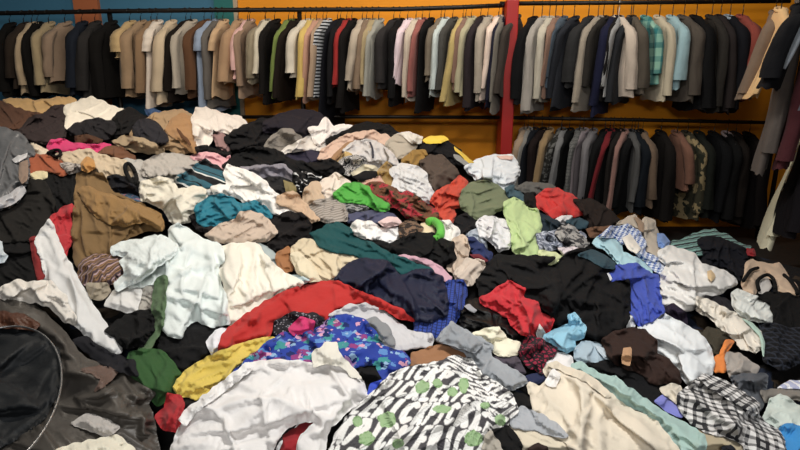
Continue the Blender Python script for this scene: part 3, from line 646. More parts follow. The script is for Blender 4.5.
# left middle
G('t_shirt', 'T-shirt', 'teal, black and white striped T-shirt on the left middle of the heap', 'A2', '132,332 200,290 245,261 292,290 328,322 334,358 262,364 200,380 148,376 132,352', '2e5f6e', pat=('stripes', -62, .135, [(.0, .34, '0f1114'), (.34, .42, 'd8d8d4'), (.62, .68, '0f1114')]), f=.6, b=2.5)
G('bundle', 'shirt', 'ivory bunched shirt left of the teal top', 'A2', '12,342 70,327 122,335 142,373 200,363 264,380 228,422 218,452 182,492 130,504 93,458 68,433 5,410 2,372', 'e3dcca', f=2.4, b=4)
G('garment', 'garment', 'grey cloth between the striped T-shirt and the long white shirt', 'A2', '248,375 300,352 332,360 330,392 290,400 255,392', 'bdbcb8')
G('shirt', 'shirt', 'long white shirt with a twisted sleeve in the left middle of the heap', 'A2', '318,312 330,284 362,290 420,310 462,340 502,380 562,430 602,450 615,475 560,490 500,460 460,424 400,424 360,400 330,397 278,388 268,366 326,350', 'f0ece6', f=2.0, a=30)
G('garment', 'garment', 'tan garment to the right of the long white shirt', 'A3', '-10,358 50,345 77,375 107,400 144,450 110,454 58,412 -10,388', 'c6a686')
G('garment', 'garment', 'brown black cloth under the left end of the teal top', 'B2', '182,97 215,85 228,125 282,135 262,163 210,150', '2a2426')
G('top', 'top', 'teal blue top bunched in the left middle of the heap', 'B2', '208,62 260,25 310,18 352,35 382,52 430,40 474,70 494,106 432,92 362,95 332,120 280,134 220,128 212,92', '13788d', f=1.8, a=-5, folds=[('230,110 270,60 320,40', 1.0, 4)])
G('garment', 'garment', 'black brown garment between the beige hat and the cream trousers', 'B2', '487,115 560,83 605,88 640,130 625,200 580,228 530,238 478,202 508,182', '1e1719', f=1.4)
G('garment', 'garment', 'pale grey blue cloth peeking out below the beige cap', 'B2', '418,200 480,213 514,255 504,300 450,265', 'a6b2b2')
G('hat', 'hat', 'beige crumpled cap below the teal blue top', 'B2', '246,168 300,128 360,110 380,83 452,88 503,135 514,162 472,193 400,192 340,198 278,194', 'c9b39f', f=1.4, b=4)
G('garment', 'garment', 'tan cloth triangle left of the cream trousers', 'B3', '-12,202 30,178 50,225 45,265 -5,275', 'a0693b', f=.7)
G('trousers', 'trousers', 'cream trousers with a rolled cuff in the middle of the heap', 'B3', '48,175 70,153 112,148 150,173 200,183 272,198 294,225 252,248 212,298 150,308 108,303 60,263 42,215', 'd7c5a3', f=1.4, a=20,
  parts=[('cuff', '42,208 66,196 100,220 130,262 152,300 112,304 66,268', 'e0d2b2', dict(a=50, b=1.5))])
G('garment', 'garment', 'pale blue cloth below the cream trousers', 'B3', '15,290 60,278 114,300 82,320 28,315', 'bacfd4')
# middle
G('garment', 'garment', 'white puffed cloth above the dark teal cardigan', 'B3', '262,102 290,78 342,83 374,115 352,150 300,140 266,124', 'ebe6e0', b=2)
G('t_shirt', 'T-shirt', 'white T-shirt scrap left of the leopard print cloth', 'B3', '360,120 400,98 452,108 458,136 432,163 385,160 350,148', 'eceae8')
G('cloth', 'cloth', 'blush pink crumpled cloth above the white T-shirt scrap', 'B3', '366,82 400,63 442,63 458,92 400,104', 'e2c2be')
G('scarf', 'scarf', 'brown leopard print scarf in the middle of the heap', 'B3', '448,97 490,73 534,105 504,134 455,154', '7a5e48', pat=('speckle', 32, .5, '241a14'))
G('garment', 'garment', 'black garment right of the dark teal cardigan', 'B3', '326,150 420,163 500,128 570,126 610,145 650,160 655,218 612,246 540,232 440,216 375,188', '0e0e11', f=1.3)
G('garment', 'garment', 'pale pink garment edging the navy jacket', 'B3', '428,210 500,213 560,228 605,255 640,290 628,310 590,275 520,245', 'c79aa8', f=.8)
G('cardigan', 'cardigan', 'dark teal cardigan stretched diagonally across the middle of the heap', 'B3', '116,126 150,108 210,86 262,105 282,145 350,163 422,205 502,235 575,265 520,282 450,290 398,242 320,232 270,202 190,192 138,164', '0e4b4d', a=25, f=1.3, b=3)
G('jacket', 'jacket', 'blue checked shirt beside the navy jacket in the middle of the heap', 'B4', '-20,330 40,322 85,300 88,215 110,188 162,188 175,225 163,292 133,342 118,375 60,406 -20,395', '29459c', pat=('grid', 10, .016, '16204e'), a=80, f=1.4)
G('jacket', 'jacket', 'dark navy shiny jacket in the middle of the heap', 'B3', '206,297 243,248 300,220 400,230 450,285 500,268 560,262 605,292 622,340 632,395 615,438 560,455 520,452 450,424 380,384 310,354 238,324', '1d2340', rough=.6, a=35, pin='300,235 450,285', f=2.0, b=4, folds=[('300,240 400,300 500,400', 1.5, 5), ('450,285 470,340 520,430', 1.5, 4)])
# right middle
G('shirt', 'shirt', 'large white shirt bundle on the right side of the heap', 'A6', '72,228 110,213 142,220 200,235 232,275 262,285 312,300 353,330 364,350 322,374 280,395 222,415 202,445 150,456 88,434 72,382 78,330 98,280 72,262', 'e0deda', f=2.6, fl=4.5, b=5, parts=[('collar', '250,305 268,300 284,325 270,345 255,330', 'cdb083', dict(f=.3), dict(label='tan tag'))])
G('garment', 'garment', 'black fringe cloth under the large white shirt bundle', 'A6', '245,400 300,402 364,430 385,462 330,465 290,440 245,425', '26242b')
G('blouse', 'blouse', 'pale grey green blouse bundle right of the large white shirt', 'D7', '140,205 165,180 215,195 260,212 300,235 335,290 328,325 300,338 260,320 220,310 180,290 150,250', 'd6d9d4', f=2.0)
G('garment', 'garment', 'black garment on the far right below the tan vest', 'D7', '262,215 310,192 380,195 450,212 500,230 500,372 440,356 380,352 330,360 335,300 310,240', '0c0c0f', f=1.0)
G('jeans', 'jeans', 'black plaid trousers at the far right edge below the black garment', 'D7', '270,335 330,335 400,350 500,352 500,480 430,520 360,540 290,500 280,420', '15171f', pat=('grid', 5, .035, '262a34'), f=1.0)
G('sweater', 'sweater', 'ivory knit cardigan draped diagonally on the right of the heap', 'D7', '-10,215 30,222 90,250 150,285 200,310 245,345 275,385 280,440 240,460 190,440 150,400 100,360 50,310 -10,270', 'e0d8ca', a=42, f=1.6, parts=[('edging', '190,305 240,330 275,370 292,420 290,480 280,470 268,390 225,345', 'a8c4b6', dict(a=60, b=.6, f=.4), dict(label='mint edging'))])
G('garment', 'garment', 'olive brown folded cloth under the ivory knit cardigan', 'B6', '222,22 250,-8 292,-2 333,40 296,95 260,66', '3f392c')
G('cloth', 'cloth', 'orange cloth scrap on the right of the heap', 'B6', '266,112 300,90 322,38 348,45 327,82 328,152 288,160 272,142', 'df7c1e', f=.8)
G('garment', 'garment', 'grey cotton garment beside the orange scrap', 'B6', '328,84 370,90 442,140 432,175 340,176 322,132', 'a29a92')
G('garment', 'garment', 'slate grey satin cloth above the plaid shirt', 'B6', '348,174 440,163 478,175 468,252 442,325 425,285 355,235', '52565d', rough=.6)
G('garment', 'garment', 'taupe cloth right of the slate grey satin', 'B6', '458,228 560,220 640,212 640,265 520,256 468,266', '7a746c', f=.8)
G('cloth', 'cloth', 'small white and blue cloth at the far right edge', 'B6', '516,218 560,188 640,190 640,222', 'aab0ce', f=.8, pat=('stripes', 20, .03, [(0, .4, 'e0e0e4')]))
G('blanket', 'cloth', 'pale mint white sheet at the lower right of the heap', 'B6', '462,332 490,260 530,243 602,285 650,320 650,378 520,368', 'c3cec6', f=1.0)
G('garment', 'garment', 'vivid blue garment in the lower right corner', 'B6', '505,402 530,370 562,353 650,380 650,480 550,480 525,455', '1f86ca', f=1.0)
G('garment', 'garment', 'dark purple cloth under the royal blue shirt', 'B5', '455,152 500,128 544,160 550,205 508,196', '2b2038')
G('sheet', 'cloth', 'large white sheet on the right above the plaid shirt', 'B5', '366,213 420,188 460,163 512,190 562,215 612,250 640,300 655,345 640,400 612,425 570,440 520,390 468,345 428,315 433,272 398,240', 'dfe3e5', a=40, pin='420,200 640,400', f=1.5, b=3)
G('sock', 'garment', 'small white puff between the black jacket and the brown jacket', 'B5', '312,182 340,148 367,180 353,224 318,218', 'e3e7e9', b=2)
G('shirt', 'shirt', 'royal blue shirt on the right of the heap', 'B5', '248,0 300,-17 360,-22 412,13 443,25 448,90 463,152 432,184 370,204 338,152 328,80 333,42 270,42', '3a50b2', a=75, pin='400,20 300,20', f=1.8,
  parts=[('label', '238,12 256,8 272,32 252,46', 'd8d8dc', dict(f=.2, b=.4), dict(label='white tab'))])
G('jacket', 'jacket', 'big black jacket in the right middle of the heap', 'B5', '43,15 70,-30 100,-60 150,-78 200,-68 265,-40 280,-5 245,10 265,47 332,40 337,152 317,223 280,236 240,268 170,244 163,208 125,168 100,204 50,204 18,168 -2,110 28,50', '0f0f13', f=1.6, b=5, folds=[('70,110 150,105 230,130', 1.6, 5), ('300,60 310,150 300,210', 1.2, 4)],
  parts=[('lapel', '145,-55 190,-75 240,-55 280,-25 275,-5 230,-15 180,-45', '2e4650', dict(f=.5), dict(label='dusky teal facing'))])
G('jacket', 'jacket', 'black jacket spread behind the crimson sweater', 'B4', '213,192 240,150 280,98 400,98 503,103 472,132 512,150 530,200 520,270 505,330 470,300 440,280 388,252 388,222 340,198 290,222 235,258 222,232', '151417', f=1.6, b=3)
G('jacket', 'jacket', 'black leather jacket with a zip left of the crimson sweater', 'B4', '146,335 180,270 222,258 242,275 325,320 348,360 388,392 342,414 300,384 220,374 168,366', '111114', rough=.5, f=1.8, parts=[('zip', '165,285 185,278 215,300 205,310 180,300', '9a9a9e', dict(f=.2, b=.3, edge=.4, rough=.4), dict(label='silver zip'))])
G('sweater', 'sweater', 'crimson red sweater crumpled in the middle of the heap', 'B4', '227,257 290,220 330,193 392,220 387,252 442,275 453,310 498,337 483,378 443,387 432,412 380,388 343,357 328,328 288,304 238,278', 'c11826', pin='250,262 440,300', f=1.8, b=4, folds=[('260,250 330,270 440,300', 1.2, 4), ('330,230 350,300 400,380', 1.2, 4)])
G('tag', 'cloth', 'small white cloth scrap below the crimson sweater', 'B4', '436,390 448,352 462,368 478,400 470,422 445,415', 'c8c6c4', f=.5)
G('shirt', 'shirt', 'sky blue twisted shirt in the right middle of the heap', 'B5', '18,242 80,213 110,203 108,170 132,163 170,215 163,252 133,268 132,292 100,309 58,284 22,268', '8ac2da', f=1.6)
G('shirt', 'shirt', 'blue grey cuffed shirt below the sky blue one', 'B5', '128,302 160,268 222,278 272,320 278,348 220,354 150,354 133,328', 'a2b6c3', f=1.2, parts=[('cuff', '205,285 240,292 276,325 272,345 240,330', 'b4c2cc', dict(b=.8))])
# centre lower
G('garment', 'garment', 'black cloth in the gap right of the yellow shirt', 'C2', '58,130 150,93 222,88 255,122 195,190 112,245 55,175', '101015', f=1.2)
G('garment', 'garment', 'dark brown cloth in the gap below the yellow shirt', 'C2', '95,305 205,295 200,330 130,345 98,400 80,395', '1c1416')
G('shirt', 'shirt', 'cream white shirt hanging right of the large bluish white shirt', 'B2', '298,218 345,203 402,198 442,205 482,260 542,310 610,348 570,388 510,402 470,422 462,445 440,484 330,505 298,455 318,395 308,330 293,290', 'efe8d8', a=65, pin='350,205 435,205 470,420', f=1.8, b=4, folds=[('440,210 420,300 410,400', 1.5, 4), ('345,210 350,300 400,400', 1.2, 4), ('320,300 360,400 420,470', 1.2, 4)])
G('shirt', 'shirt', 'large bluish white shirt with a loose sleeve on the left of the heap', 'B2', '-45,210 0,190 60,168 108,185 108,150 140,126 182,150 242,185 302,205 314,262 292,292 302,350 322,400 325,450 335,500 270,512 215,492 172,512 152,552 95,538 83,500 85,450 95,400 98,352 40,352 -40,365 -50,300', 'e2eae7', pin='285,268 250,200', f=1.8, b=4, a=70, fl=7, folds=[('250,200 270,270 180,300 110,340', 2.0, 4), ('270,280 230,380 160,500', 1.8, 5), ('130,140 150,200 250,240', 1.5, 4), ('280,290 280,400 300,480', 1.5, 4)],
  parts=[('sleeve', '-105,215 -60,195 0,190 80,172 140,205 130,240 60,290 0,340 -85,374 -98,350 -55,312 -75,272 -58,247 -102,240', 'e0e8e6', dict(a=-25, f=1.4, b=3))])
G('garment', 'garment', 'green grey stalk of cloth above the dark green sweater', 'C2', '-5,170 30,108 38,0 48,-35 75,-35 64,100 22,170', '566f4c', a=80, f=.6)
G('sweater', 'sweater', 'dark green sweater lump near the metal rimmed hamper', 'C2', '-30,180 0,170 50,168 92,200 113,240 98,294 50,325 18,294 -15,255 -40,220', '2c5627', b=5, f=1.0, rough=.8)
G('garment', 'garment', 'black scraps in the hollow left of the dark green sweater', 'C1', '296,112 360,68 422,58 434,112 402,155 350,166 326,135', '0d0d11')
G('cloth', 'cloth', 'small white knotted cloth at the left end of the red jacket', 'C2', '186,147 215,113 258,108 248,145 237,173 208,184', 'e8e8ec', f=1.2)
G('jacket', 'jacket', 'large red jacket stretched across the lower middle of the heap', 'B3', '-230,568 -215,505 -125,428 -60,385 0,353 60,333 120,311 210,304 300,345 402,385 462,415 500,455 440,440 400,412 340,402 270,402 220,418 180,448 100,446 20,430 -34,470 -40,512 -86,530 -140,542 -205,580', 'bd1a14', a=-30, f=.8, b=3, folds=[('0,365 -100,440 -200,540', 1.2, 5), ('120,320 220,330 300,350', .8, 5), ('200,310 210,360 215,400', .8, 3)])
G('garment', 'garment', 'black dotted cloth below the red jacket', 'C3', '-15,65 40,38 112,43 134,66 70,104 -15,100', '2a2830', pat=('dots', 90, .28, '8c8890'), f=.7)
G('cloth', 'cloth', 'hot pink scrap on the black dotted cloth', 'C3', '28,86 60,53 102,65 96,94 40,104', 'd0206a', f=.6)
G('jacket', 'jacket', 'light grey jacket with a dark inside below the red jacket', 'C3', '146,48 200,18 260,13 312,35 352,65 392,95 455,103 455,138 400,143 350,154 320,144 298,112 258,64 200,54', 'c9c7c9', a=30, f=.9, parts=[('lining', '248,62 290,54 334,92 345,135 318,128 282,98', '85878a', dict(f=.6), dict(label='grey lining'))])
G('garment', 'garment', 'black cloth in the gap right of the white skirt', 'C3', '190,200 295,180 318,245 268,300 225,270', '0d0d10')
G('garment', 'garment', 'bright blue cloth corner beside the lettered T-shirt', 'C3', '260,296 270,252 315,235 310,280', '2848c2', f=.5)
G('shirt', 'shirt', 'yellow shirt bunched on the lower left of the heap', 'C2', '96,272 115,238 150,213 200,183 270,158 340,136 398,133 392,150 330,174 282,214 252,254 212,274 202,304 150,304 108,294', 'dbbf45', a=-30, pin='120,265 390,140', f=2.0, folds=[('120,260 180,220 280,190', 1.2, 4)])
G('shirt', 'shirt', 'blue floral print shirt in the lower middle of the heap', 'C3', '-140,222 -104,180 -40,133 12,98 60,105 120,83 150,53 200,46 252,60 292,105 312,140 372,160 392,190 342,218 312,245 288,195 200,200 150,186 110,196 40,190 -30,198', '1f3c9e', pat=('floral',), f=1.6, b=3, a=15)
G('belt', 'cloth', 'brown suede strap lying above the lettered T-shirt', 'C4', '-25,118 60,88 152,83 170,122 100,145 30,170 -30,166', '9b6b44', f=.7, a=-12)
G('garment', 'garment', 'dull purple cloth under the cream folded cloth', 'C4', '258,128 330,122 364,182 340,188 288,160', '4c4450')
G('cloth', 'cloth', 'cream folded cloth above the grey hooded jacket', 'C4', '186,52 220,33 272,26 302,65 348,80 343,113 290,128 252,108 243,82', 'eae4ca', f=.8, b=2.5)
G('jacket', 'jacket', 'grey hooded jacket draped along the edge of the lettered T-shirt', 'C4', '56,68 110,8 162,40 248,85 248,125 302,160 352,190 374,217 322,240 260,246 218,204 178,154 158,114 100,84', '9a9fa5', a=40, f=1.6, folds=[('110,20 170,90 240,170 320,225', 1.4, 4)], parts=[('hood', '70,72 112,15 160,45 215,78 190,110 150,100 110,84', '8e9399', dict(a=60, b=2))])
G('garment', 'garment', 'navy cloth corner below the wine patterned scarf', 'C4', '366,192 430,178 434,208 388,228', '242c50', f=.4)
G('shirt', 'shirt', 'white shirt corner right of the wine patterned scarf', 'C4', '425,142 470,108 522,130 534,172 480,178 425,168', 'e8e4e2', f=1.0)
G('scarf', 'scarf', 'wine red patterned scarf in the lower middle of the heap', 'C4', '340,112 375,55 420,68 474,100 462,124 432,142 422,184 378,164', '94193a', pat=('cells', 60, .16, '1c1016'), f=1.4)
# lower right
G('garment', 'garment', 'black cloth under the brown jacket in the lower right', 'B5', '172,357 260,343 312,358 402,398 455,430 470,480 440,520 360,474 275,404', '111116', f=1.0)
G('jacket', 'jacket', 'chocolate brown jacket with a tan brand patch on the right', 'B5', '236,267 280,233 332,218 392,226 433,265 438,310 493,345 524,390 524,424 430,424 368,384 308,364 260,332', '3a241c', b=5, f=1.5, sheen=.4, a=40,
  parts=[('label_patch', '312,292 340,288 346,300 338,358 308,352 306,330', 'b58a62', dict(f=.15, b=.4, edge=.5), dict(label='tan sewn patch'))])
G('garment', 'garment', 'lilac blue cloth corner beside the plaid shirt', 'C5', '432,266 470,243 534,300 530,326 478,304', '787cc8', f=.5)
G('garment', 'garment', 'cream crinkled cloth between the brown jacket and plaid shirt', 'C5', '452,222 490,203 524,210 540,245 520,278 470,243', 'd4cab8', f=1.4)
G('trousers', 'trousers', 'beige khaki trousers under the plaid shirt at the bottom edge', 'B6', '200,380 240,375 290,375 345,400 395,430 400,500 230,500', 'b0a284', f=1.0, parts=[('pocket', '305,440 340,428 358,447 355,475 318,470', '20242e', dict(f=.3), dict(label='navy pocket'))])
G('shirt', 'shirt', 'black and white plaid shirt in the lower right of the heap', 'B6', '142,242 190,203 235,168 292,180 342,205 402,245 448,275 443,320 473,350 533,390 543,470 405,475 390,435 338,404 268,388 218,368 177,334 147,294', 'dedcda', pat=('plaid', 28, .024, '15151a'), b=4, f=1.0, a=35,
  folds=[('240,200 330,260 430,310', 1.6, 4), ('180,250 260,300 380,360', 1.2, 5)], parts=[('collar', '225,175 290,180 345,207 405,248 446,278 440,312 400,295 330,255 260,215', 'dedcda', dict(pat=('plaid', 62, .024, '15151a'), a=35, b=1.5, f=.6))])
G('sheet', 'cloth', 'mint green cloth draped along the cream trousers', 'C5', '117,130 150,123 220,163 282,178 342,220 422,280 482,320 532,345 620,400 620,480 512,480 500,425 458,365 398,315 340,288 290,260 220,200 130,156', '9fbdb6', a=40, f=1.4, folds=[('150,140 290,220 400,290 500,350 590,440', 1.4, 5)])
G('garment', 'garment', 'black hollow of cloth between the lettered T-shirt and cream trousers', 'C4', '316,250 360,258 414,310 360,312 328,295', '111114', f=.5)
G('shirt', 'shirt', 'beige shirt with a round neck opening at the bottom edge', 'C4', '300,378 350,368 400,378 470,398 560,430 570,470 345,470 330,420', 'd7cbb3', f=1.0, parts=[('lining', '373,442 410,424 442,440 445,470 372,470', '3a2a26', dict(f=.3), dict(label='dark brown inside'))])
G('trousers', 'trousers', 'large cream trousers spread at the lower right of the heap', 'C5', '-45,200 0,212 32,182 12,150 50,123 112,148 182,173 262,240 332,290 432,340 472,390 514,440 520,480 150,480 98,424 38,384 -15,340', 'e0d4bf', a=40, pin='60,148 140,185', f=1.4, b=4, fl=7,
  folds=[('140,190 160,260 150,400', 2.0, 5), ('60,140 180,230 330,330 480,440', 1.4, 6), ('20,230 80,300 150,420', 1.4, 5), ('250,270 220,340 230,450', 1.2, 5)],
  parts=[('lining', '16,192 50,143 78,165 62,213 30,212', 'ece8e4', dict(f=.4), dict(label='white inner lining')), ('waistband', '32,130 58,118 118,146 185,172 265,240 245,250 170,190 100,160', 'ddd0ba', dict(f=.4, b=.4))])
G('garment', 'garment', 'grey sleeve strip crossing the corner of the cream trousers', 'C4', '306,342 350,303 420,328 482,368 514,402 470,404 400,384 330,374', 'a7abb1', a=35, f=.9)
# ---------------------------------------------------------------- lower left: hamper
G('lining', 'cloth', 'white crumpled paper-like cloth on the grey hamper side', 'C1', '196,375 250,348 302,363 334,385 302,410 258,394', 'b8b2ac') if 0 else None
def hamper():
    root = drape('hamper', 'C1', '-150,30 0,28 60,33 112,55 152,90 192,130 225,180 272,205 342,230 392,265 436,292 420,322 434,382 446,470 320,500 -150,500 -150,445 0,442 90,392 130,352 162,290 176,222 162,170 122,128 60,112 0,106 -150,120', '4e4943', rough=.45, spec=.4, sheen=0, a=20, f=2.6, b=4, fl=7, pat=None,
        folds=[('200,235 280,250 350,220', 2.2, 4), ('230,310 320,290 400,300', 2.0, 4), ('160,330 250,330 350,350', 1.6, 4), ('350,240 380,300 400,400', 2.0, 4), ('190,180 250,220 330,240', 1.2, 4)])
    tag(root, 'grey satin pop-up hamper with a round metal rim in the lower left corner', 'hamper')
    ins = drape('inside', 'C1', '-150,120 0,106 60,112 122,128 162,170 176,222 162,290 130,352 90,392 0,442 -150,450', '23272b', parent=root, rough=.6, f=2.0, b=0, conc=3.5, a=-30)
    ins['label'] = 'black inside'
    th = np.linspace(0, 2 * np.pi, 64, endpoint=False)
    # a true circle of wire, tilted with the slope of the heap
    c0 = on_heap(np.array([-6.0]), np.array([388.0]), np.array([.13]))[0]
    ex = on_heap(np.array([61.5]), np.array([372.0]), np.array([.13]))[0] - c0; ey = on_heap(np.array([2.0]), np.array([327.5]), np.array([.13]))[0] - c0
    ring = np.array([c0 + math.cos(t) * ex + math.sin(t) * ey for t in th])
    V, Fc = tube(ring, .003, 8, True)
    rm = link_mesh('rim', V, Fc, plain('wire_metal', '8c8c8c', .35, .8), root); rm['label'] = 'thin metal hoop'
    pt = drape('reflection_patch', 'C1', '-30,62 60,68 112,98 95,112 40,106 -30,104', '54301e', parent=root, f=.3, b=.6, rough=.45); pt['label'] = 'painted rust brown reflection'  # colour reflection in the satin, painted as a rust brown piece
    p2 = drape('reflection_patch', 'C1', '232,225 280,212 330,228 310,255 268,285 285,250', '665046', parent=root, f=.3, b=.4, edge=.3, rough=.5); p2['label'] = 'painted brown reflection'  # second reflection on the satin side, put in as brown colour
hamper()
G('garment', 'garment', 'black sleeve between the long white trousers and the hamper', 'C1', '207,142 240,133 302,173 374,200 386,240 320,222 258,190', '22222a', a=30, f=.8)
G('cloth', 'cloth', 'light grey crumpled cloth lying on the hamper side', 'C1', '200,375 250,349 300,364 333,386 302,410 258,396', 'b9b3ad', f=1.2)
G('cloth', 'cloth', 'cream cloth below the light grey crumpled one at the bottom edge', 'C1', '160,450 230,430 280,418 330,408 374,445 380,480 160,480', 'e5dfca', f=1.0)
G('cloth', 'cloth', 'small red cloth between the hamper and the white skirt', 'C2', '42,362 70,325 78,293 117,298 122,332 102,398 70,390', 'b01b24', f=1.2)
# ---------------------------------------------------------------- white skirt and the lettered T-shirt
G('garment', 'garment', 'dark red cloth showing inside the white skirt', 'C3', '-8,422 40,368 112,366 112,402 66,445 40,470 -5,460', '9c131f', f=.7)
G('garment', 'garment', 'black and white striped cloth inside the white skirt', 'C2', '370,368 432,358 446,374 402,405 390,450 370,430', 'd8d8d8', pat=('stripes', 30, .03, [(0, .5, '18181a')]), f=.5)
G('skirt', 'skirt', 'big white gathered skirt at the bottom of the heap', 'P', '172,470 172,445 183,421 185,412 198,402 211,392 229,378 247,364 268,361 300,361 316,365 328,360 343,363 354,370 363,382 366,396 356,406 342,416 331,427 326,440 322,470 296,470 300,440 315,424 314,421 295,424 281,433 273,450 272,470', 'e9e6e4', pin='215,395 340,362 300,372', a=-30, f=1.6, b=4, fl=6,
  folds=[('190,412 230,405 290,395', 1.4, 4), ('205,400 225,420 235,450', 1.2, 4), ('230,380 260,390 270,440', 1.2, 4), ('330,370 345,395 330,420', 1.6, 4), ('262,368 300,385 350,385', 1.0, 5)],
  parts=[('collar', '314,366 313,354 325,344 335,343 340,355 352,367 360,378 352,376 340,366 328,364', 'e3dfd2', dict(b=1.0, f=.4)), ('waistband', '180,420 184,411 211,391 247,363 252,368 222,393 196,412 186,424', 'f0eeec', dict(f=.8, fl=2, b=.6))])
# ---- lettering
SEG = {'P': [((.1,0),(.1,1)),((.1,1),(.6,.98)),((.6,.98),(.78,.75)),((.78,.75),(.6,.5)),((.6,.5),(.1,.46))],
 'I': [((.45,0),(.45,1))], 'C': [((.8,.85),(.5,1)),((.5,1),(.2,.85)),((.2,.85),(.12,.5)),((.12,.5),(.2,.15)),((.2,.15),(.5,0)),((.5,0),(.8,.15))],
 'K': [((.12,0),(.12,1)),((.8,1),(.14,.48)),((.3,.58),(.82,0))], 'L': [((.15,1),(.15,0)),((.15,.02),(.75,.02))],
 'E': [((.15,0),(.15,1)),((.15,1),(.75,1)),((.15,.5),(.65,.5)),((.15,0),(.75,0))],
 'R': [((.12,0),(.12,1)),((.12,1),(.6,.97)),((.6,.97),(.76,.76)),((.76,.76),(.58,.52)),((.58,.52),(.12,.48)),((.35,.5),(.8,0))]}
WORD = 'PICKLERICK'
def tee_print(u, v):
    k = (samp(YMAP, u, v) / 1.5) ** 1.9
    x = (u - 420); y = (v - 400)
    w = perlin(u / 40.0, v / 34.0 + 5) * 5
    right = np.clip((x * .9 - y * .5 - 40) / 26, 0, 1)                   # the cloth turns away along a fold
    right = right * right * (3 - 2 * right)
    ang = R_(6) + right * R_(26)
    rx = (x * np.cos(ang) + y * np.sin(ang)) * (k * .5 + .5) * (1 + .25 * right) + w; ry = (-x * np.sin(ang) + y * np.cos(ang)) * k * (1 + .35 * right) + w * .6
    Hh, Ww = 21.0, 11.5
    row = np.floor(ry / Hh); fy = 1 - (ry / Hh - row)                     # 0 bottom .. 1 top
    sx = rx - fy * 13 + row * 29
    colm = np.floor(sx / Ww); fx = sx / Ww - colm
    gx = (fx - .04) / .92; gy = (fy - .10) / .80
    d = np.full(u.shape, 9.0); idx = (colm.astype(int) + row.astype(int) * 3) % len(WORD)
    for i, ch in enumerate(WORD):
        m = idx == i
        if not m.any(): continue
        for (p, q) in SEG[ch]:
            ax, ay = p[0] * .8 + .1, p[1]; bx, by = q[0] * .8 + .1, q[1]; ex, ey = (bx - ax) * Ww, (by - ay) * Hh; L = ex * ex + ey * ey
            qx = (gx[m] - ax) * Ww; qy = (gy[m] - ay) * Hh; t = np.clip((qx * ex + qy * ey) / L, 0, 1)
            d[m] = np.minimum(d[m], np.hypot(qx - t * ex, qy - t * ey))
    on = np.clip((3.05 - d) / .6, 0, 1)
    dark, white = np.array(lin('454347')), np.array(lin('f0efec'))
    c = dark + (white - dark) * on[:, None]
    g1 = np.array(lin('9ab88a')); g2 = np.array(lin('7c9f6a'))
    for (bx, by, rx_, ry_) in ((410,188,30,26),(470,172,20,18),(575,180,22,30),(530,208,22,18),(268,318,36,32),(186,394,32,28),(488,276,36,17),(614,394,36,34),(312,414,24,20),(722,320,22,24),(150,325,20,22),(660,262,20,14)):
        ox, oy = 320 + bx / 4, 340 + by / 4
        dd = ((u - ox) / (rx_ / 4)) ** 2 + ((v - oy) / (ry_ / 4)) ** 2 + perlin(u / 5, v / 5) * .35
        c = np.where((dd < 1)[:, None], g1, c); c = np.where(((dd > .55) & (dd < 1) & (perlin(u / 4 + 8, v / 4) > .1))[:, None], g2, c)
    return c
G('t_shirt', 'T-shirt', 'white T-shirt with bold slanted lettering and green blobs at the bottom', 'P', '326,475 330,450 337,433 347,417 363,400 377,389 390,376 407,367 420,366 437,362 452,356 463,358 471,360 484,376 504,388 512,395 518,410 510,418 507,426 493,431 489,437 483,450 478,475', 'ffffff', pat=('vcol',), cols=tee_print, step=.8, a=-40, f=1.5, b=4, fl=7,
  folds=[('400,440 415,415 440,395 462,360', 1.8, 5), ('360,405 400,395 440,385', 1.0, 5), ('420,450 440,420 480,395', 1.2, 5)])
G('garment', 'garment', 'black cloth between the lettered T-shirt and the beige shirt', 'C4', '246,388 300,367 333,400 354,440 340,480 285,480 262,424', '121215', f=.7)
G('garment', 'garment', 'greige hem beside the lettered T-shirt at the bottom edge', 'C4', '228,400 246,388 272,425 292,470 215,470', 'aca598', f=.5)

# ------------------------------------------------------------------ room
wl = NB('wall_paint'); 
def wallmesh():
    Yw = 5.62; xs = {}
    def X(px): return float(at_y(np.array(px), np.array(20.), np.array(Yw))[0])
    cuts = [-5.2, X(78), X(102), X(216), X(237), 4.2]
    blue = plain('blue_wall_paint', '3f7796', .7, 0, .10, 2.5); orange = plain('orange_wall_paint', 'ef970a', .7, 0, .08, 1.8)
    V = []; Fc = []; mi = []
    for i, (a, b) in enumerate(zip(cuts[:-1], cuts[1:])):
        v, f = box(a, b, Yw, Yw + .12, 0, 3.2); o = len(V); V += v; Fc += [tuple(k + o for k in q) for q in f]; mi += [0 if i < 4 else 1] * 6
    o = link_mesh('wall_back', V, Fc, blue, smooth=False); o.data.materials.append(orange)
    o.data.polygons.foreach_set('material_index', mi); o['kind'] = 'structure'
    v, f = box(X(78), X(102), Yw - .05, Yw, 0, 3.2); tag(link_mesh('trim_1', v, f, plain('terracotta_paint', 'b3673f', .7, 0, .06), smooth=False), kind='structure')
    v, f = box(X(216), X(235), Yw - .03, Yw, 0, 3.2); tag(link_mesh('trim_2', v, f, plain('teal_paint', '1f6f6c', .7, 0, .06), smooth=False), kind='structure')
    v, f = box(X(235), X(239), Yw - .03, Yw, 0, 3.2); tag(link_mesh('trim_3', v, f, plain('cream_paint', 'b8a68c', .7), smooth=False), kind='structure')
    v, f = box(-5.2, 4.2, -1.0, Yw + .12, -.1, 0); tag(link_mesh('floor', v, f, plain('concrete_floor', '2b2724', .7, 0, .12, 3, .2), smooth=False), kind='structure')
    v, f = box(4.2, 4.32, -1.0, Yw + .12, 0, 3.2); tag(link_mesh('wall_right', v, f, plain('brown_wall_paint', '5a4030', .8, 0, .1), smooth=False), kind='structure')
wallmesh()

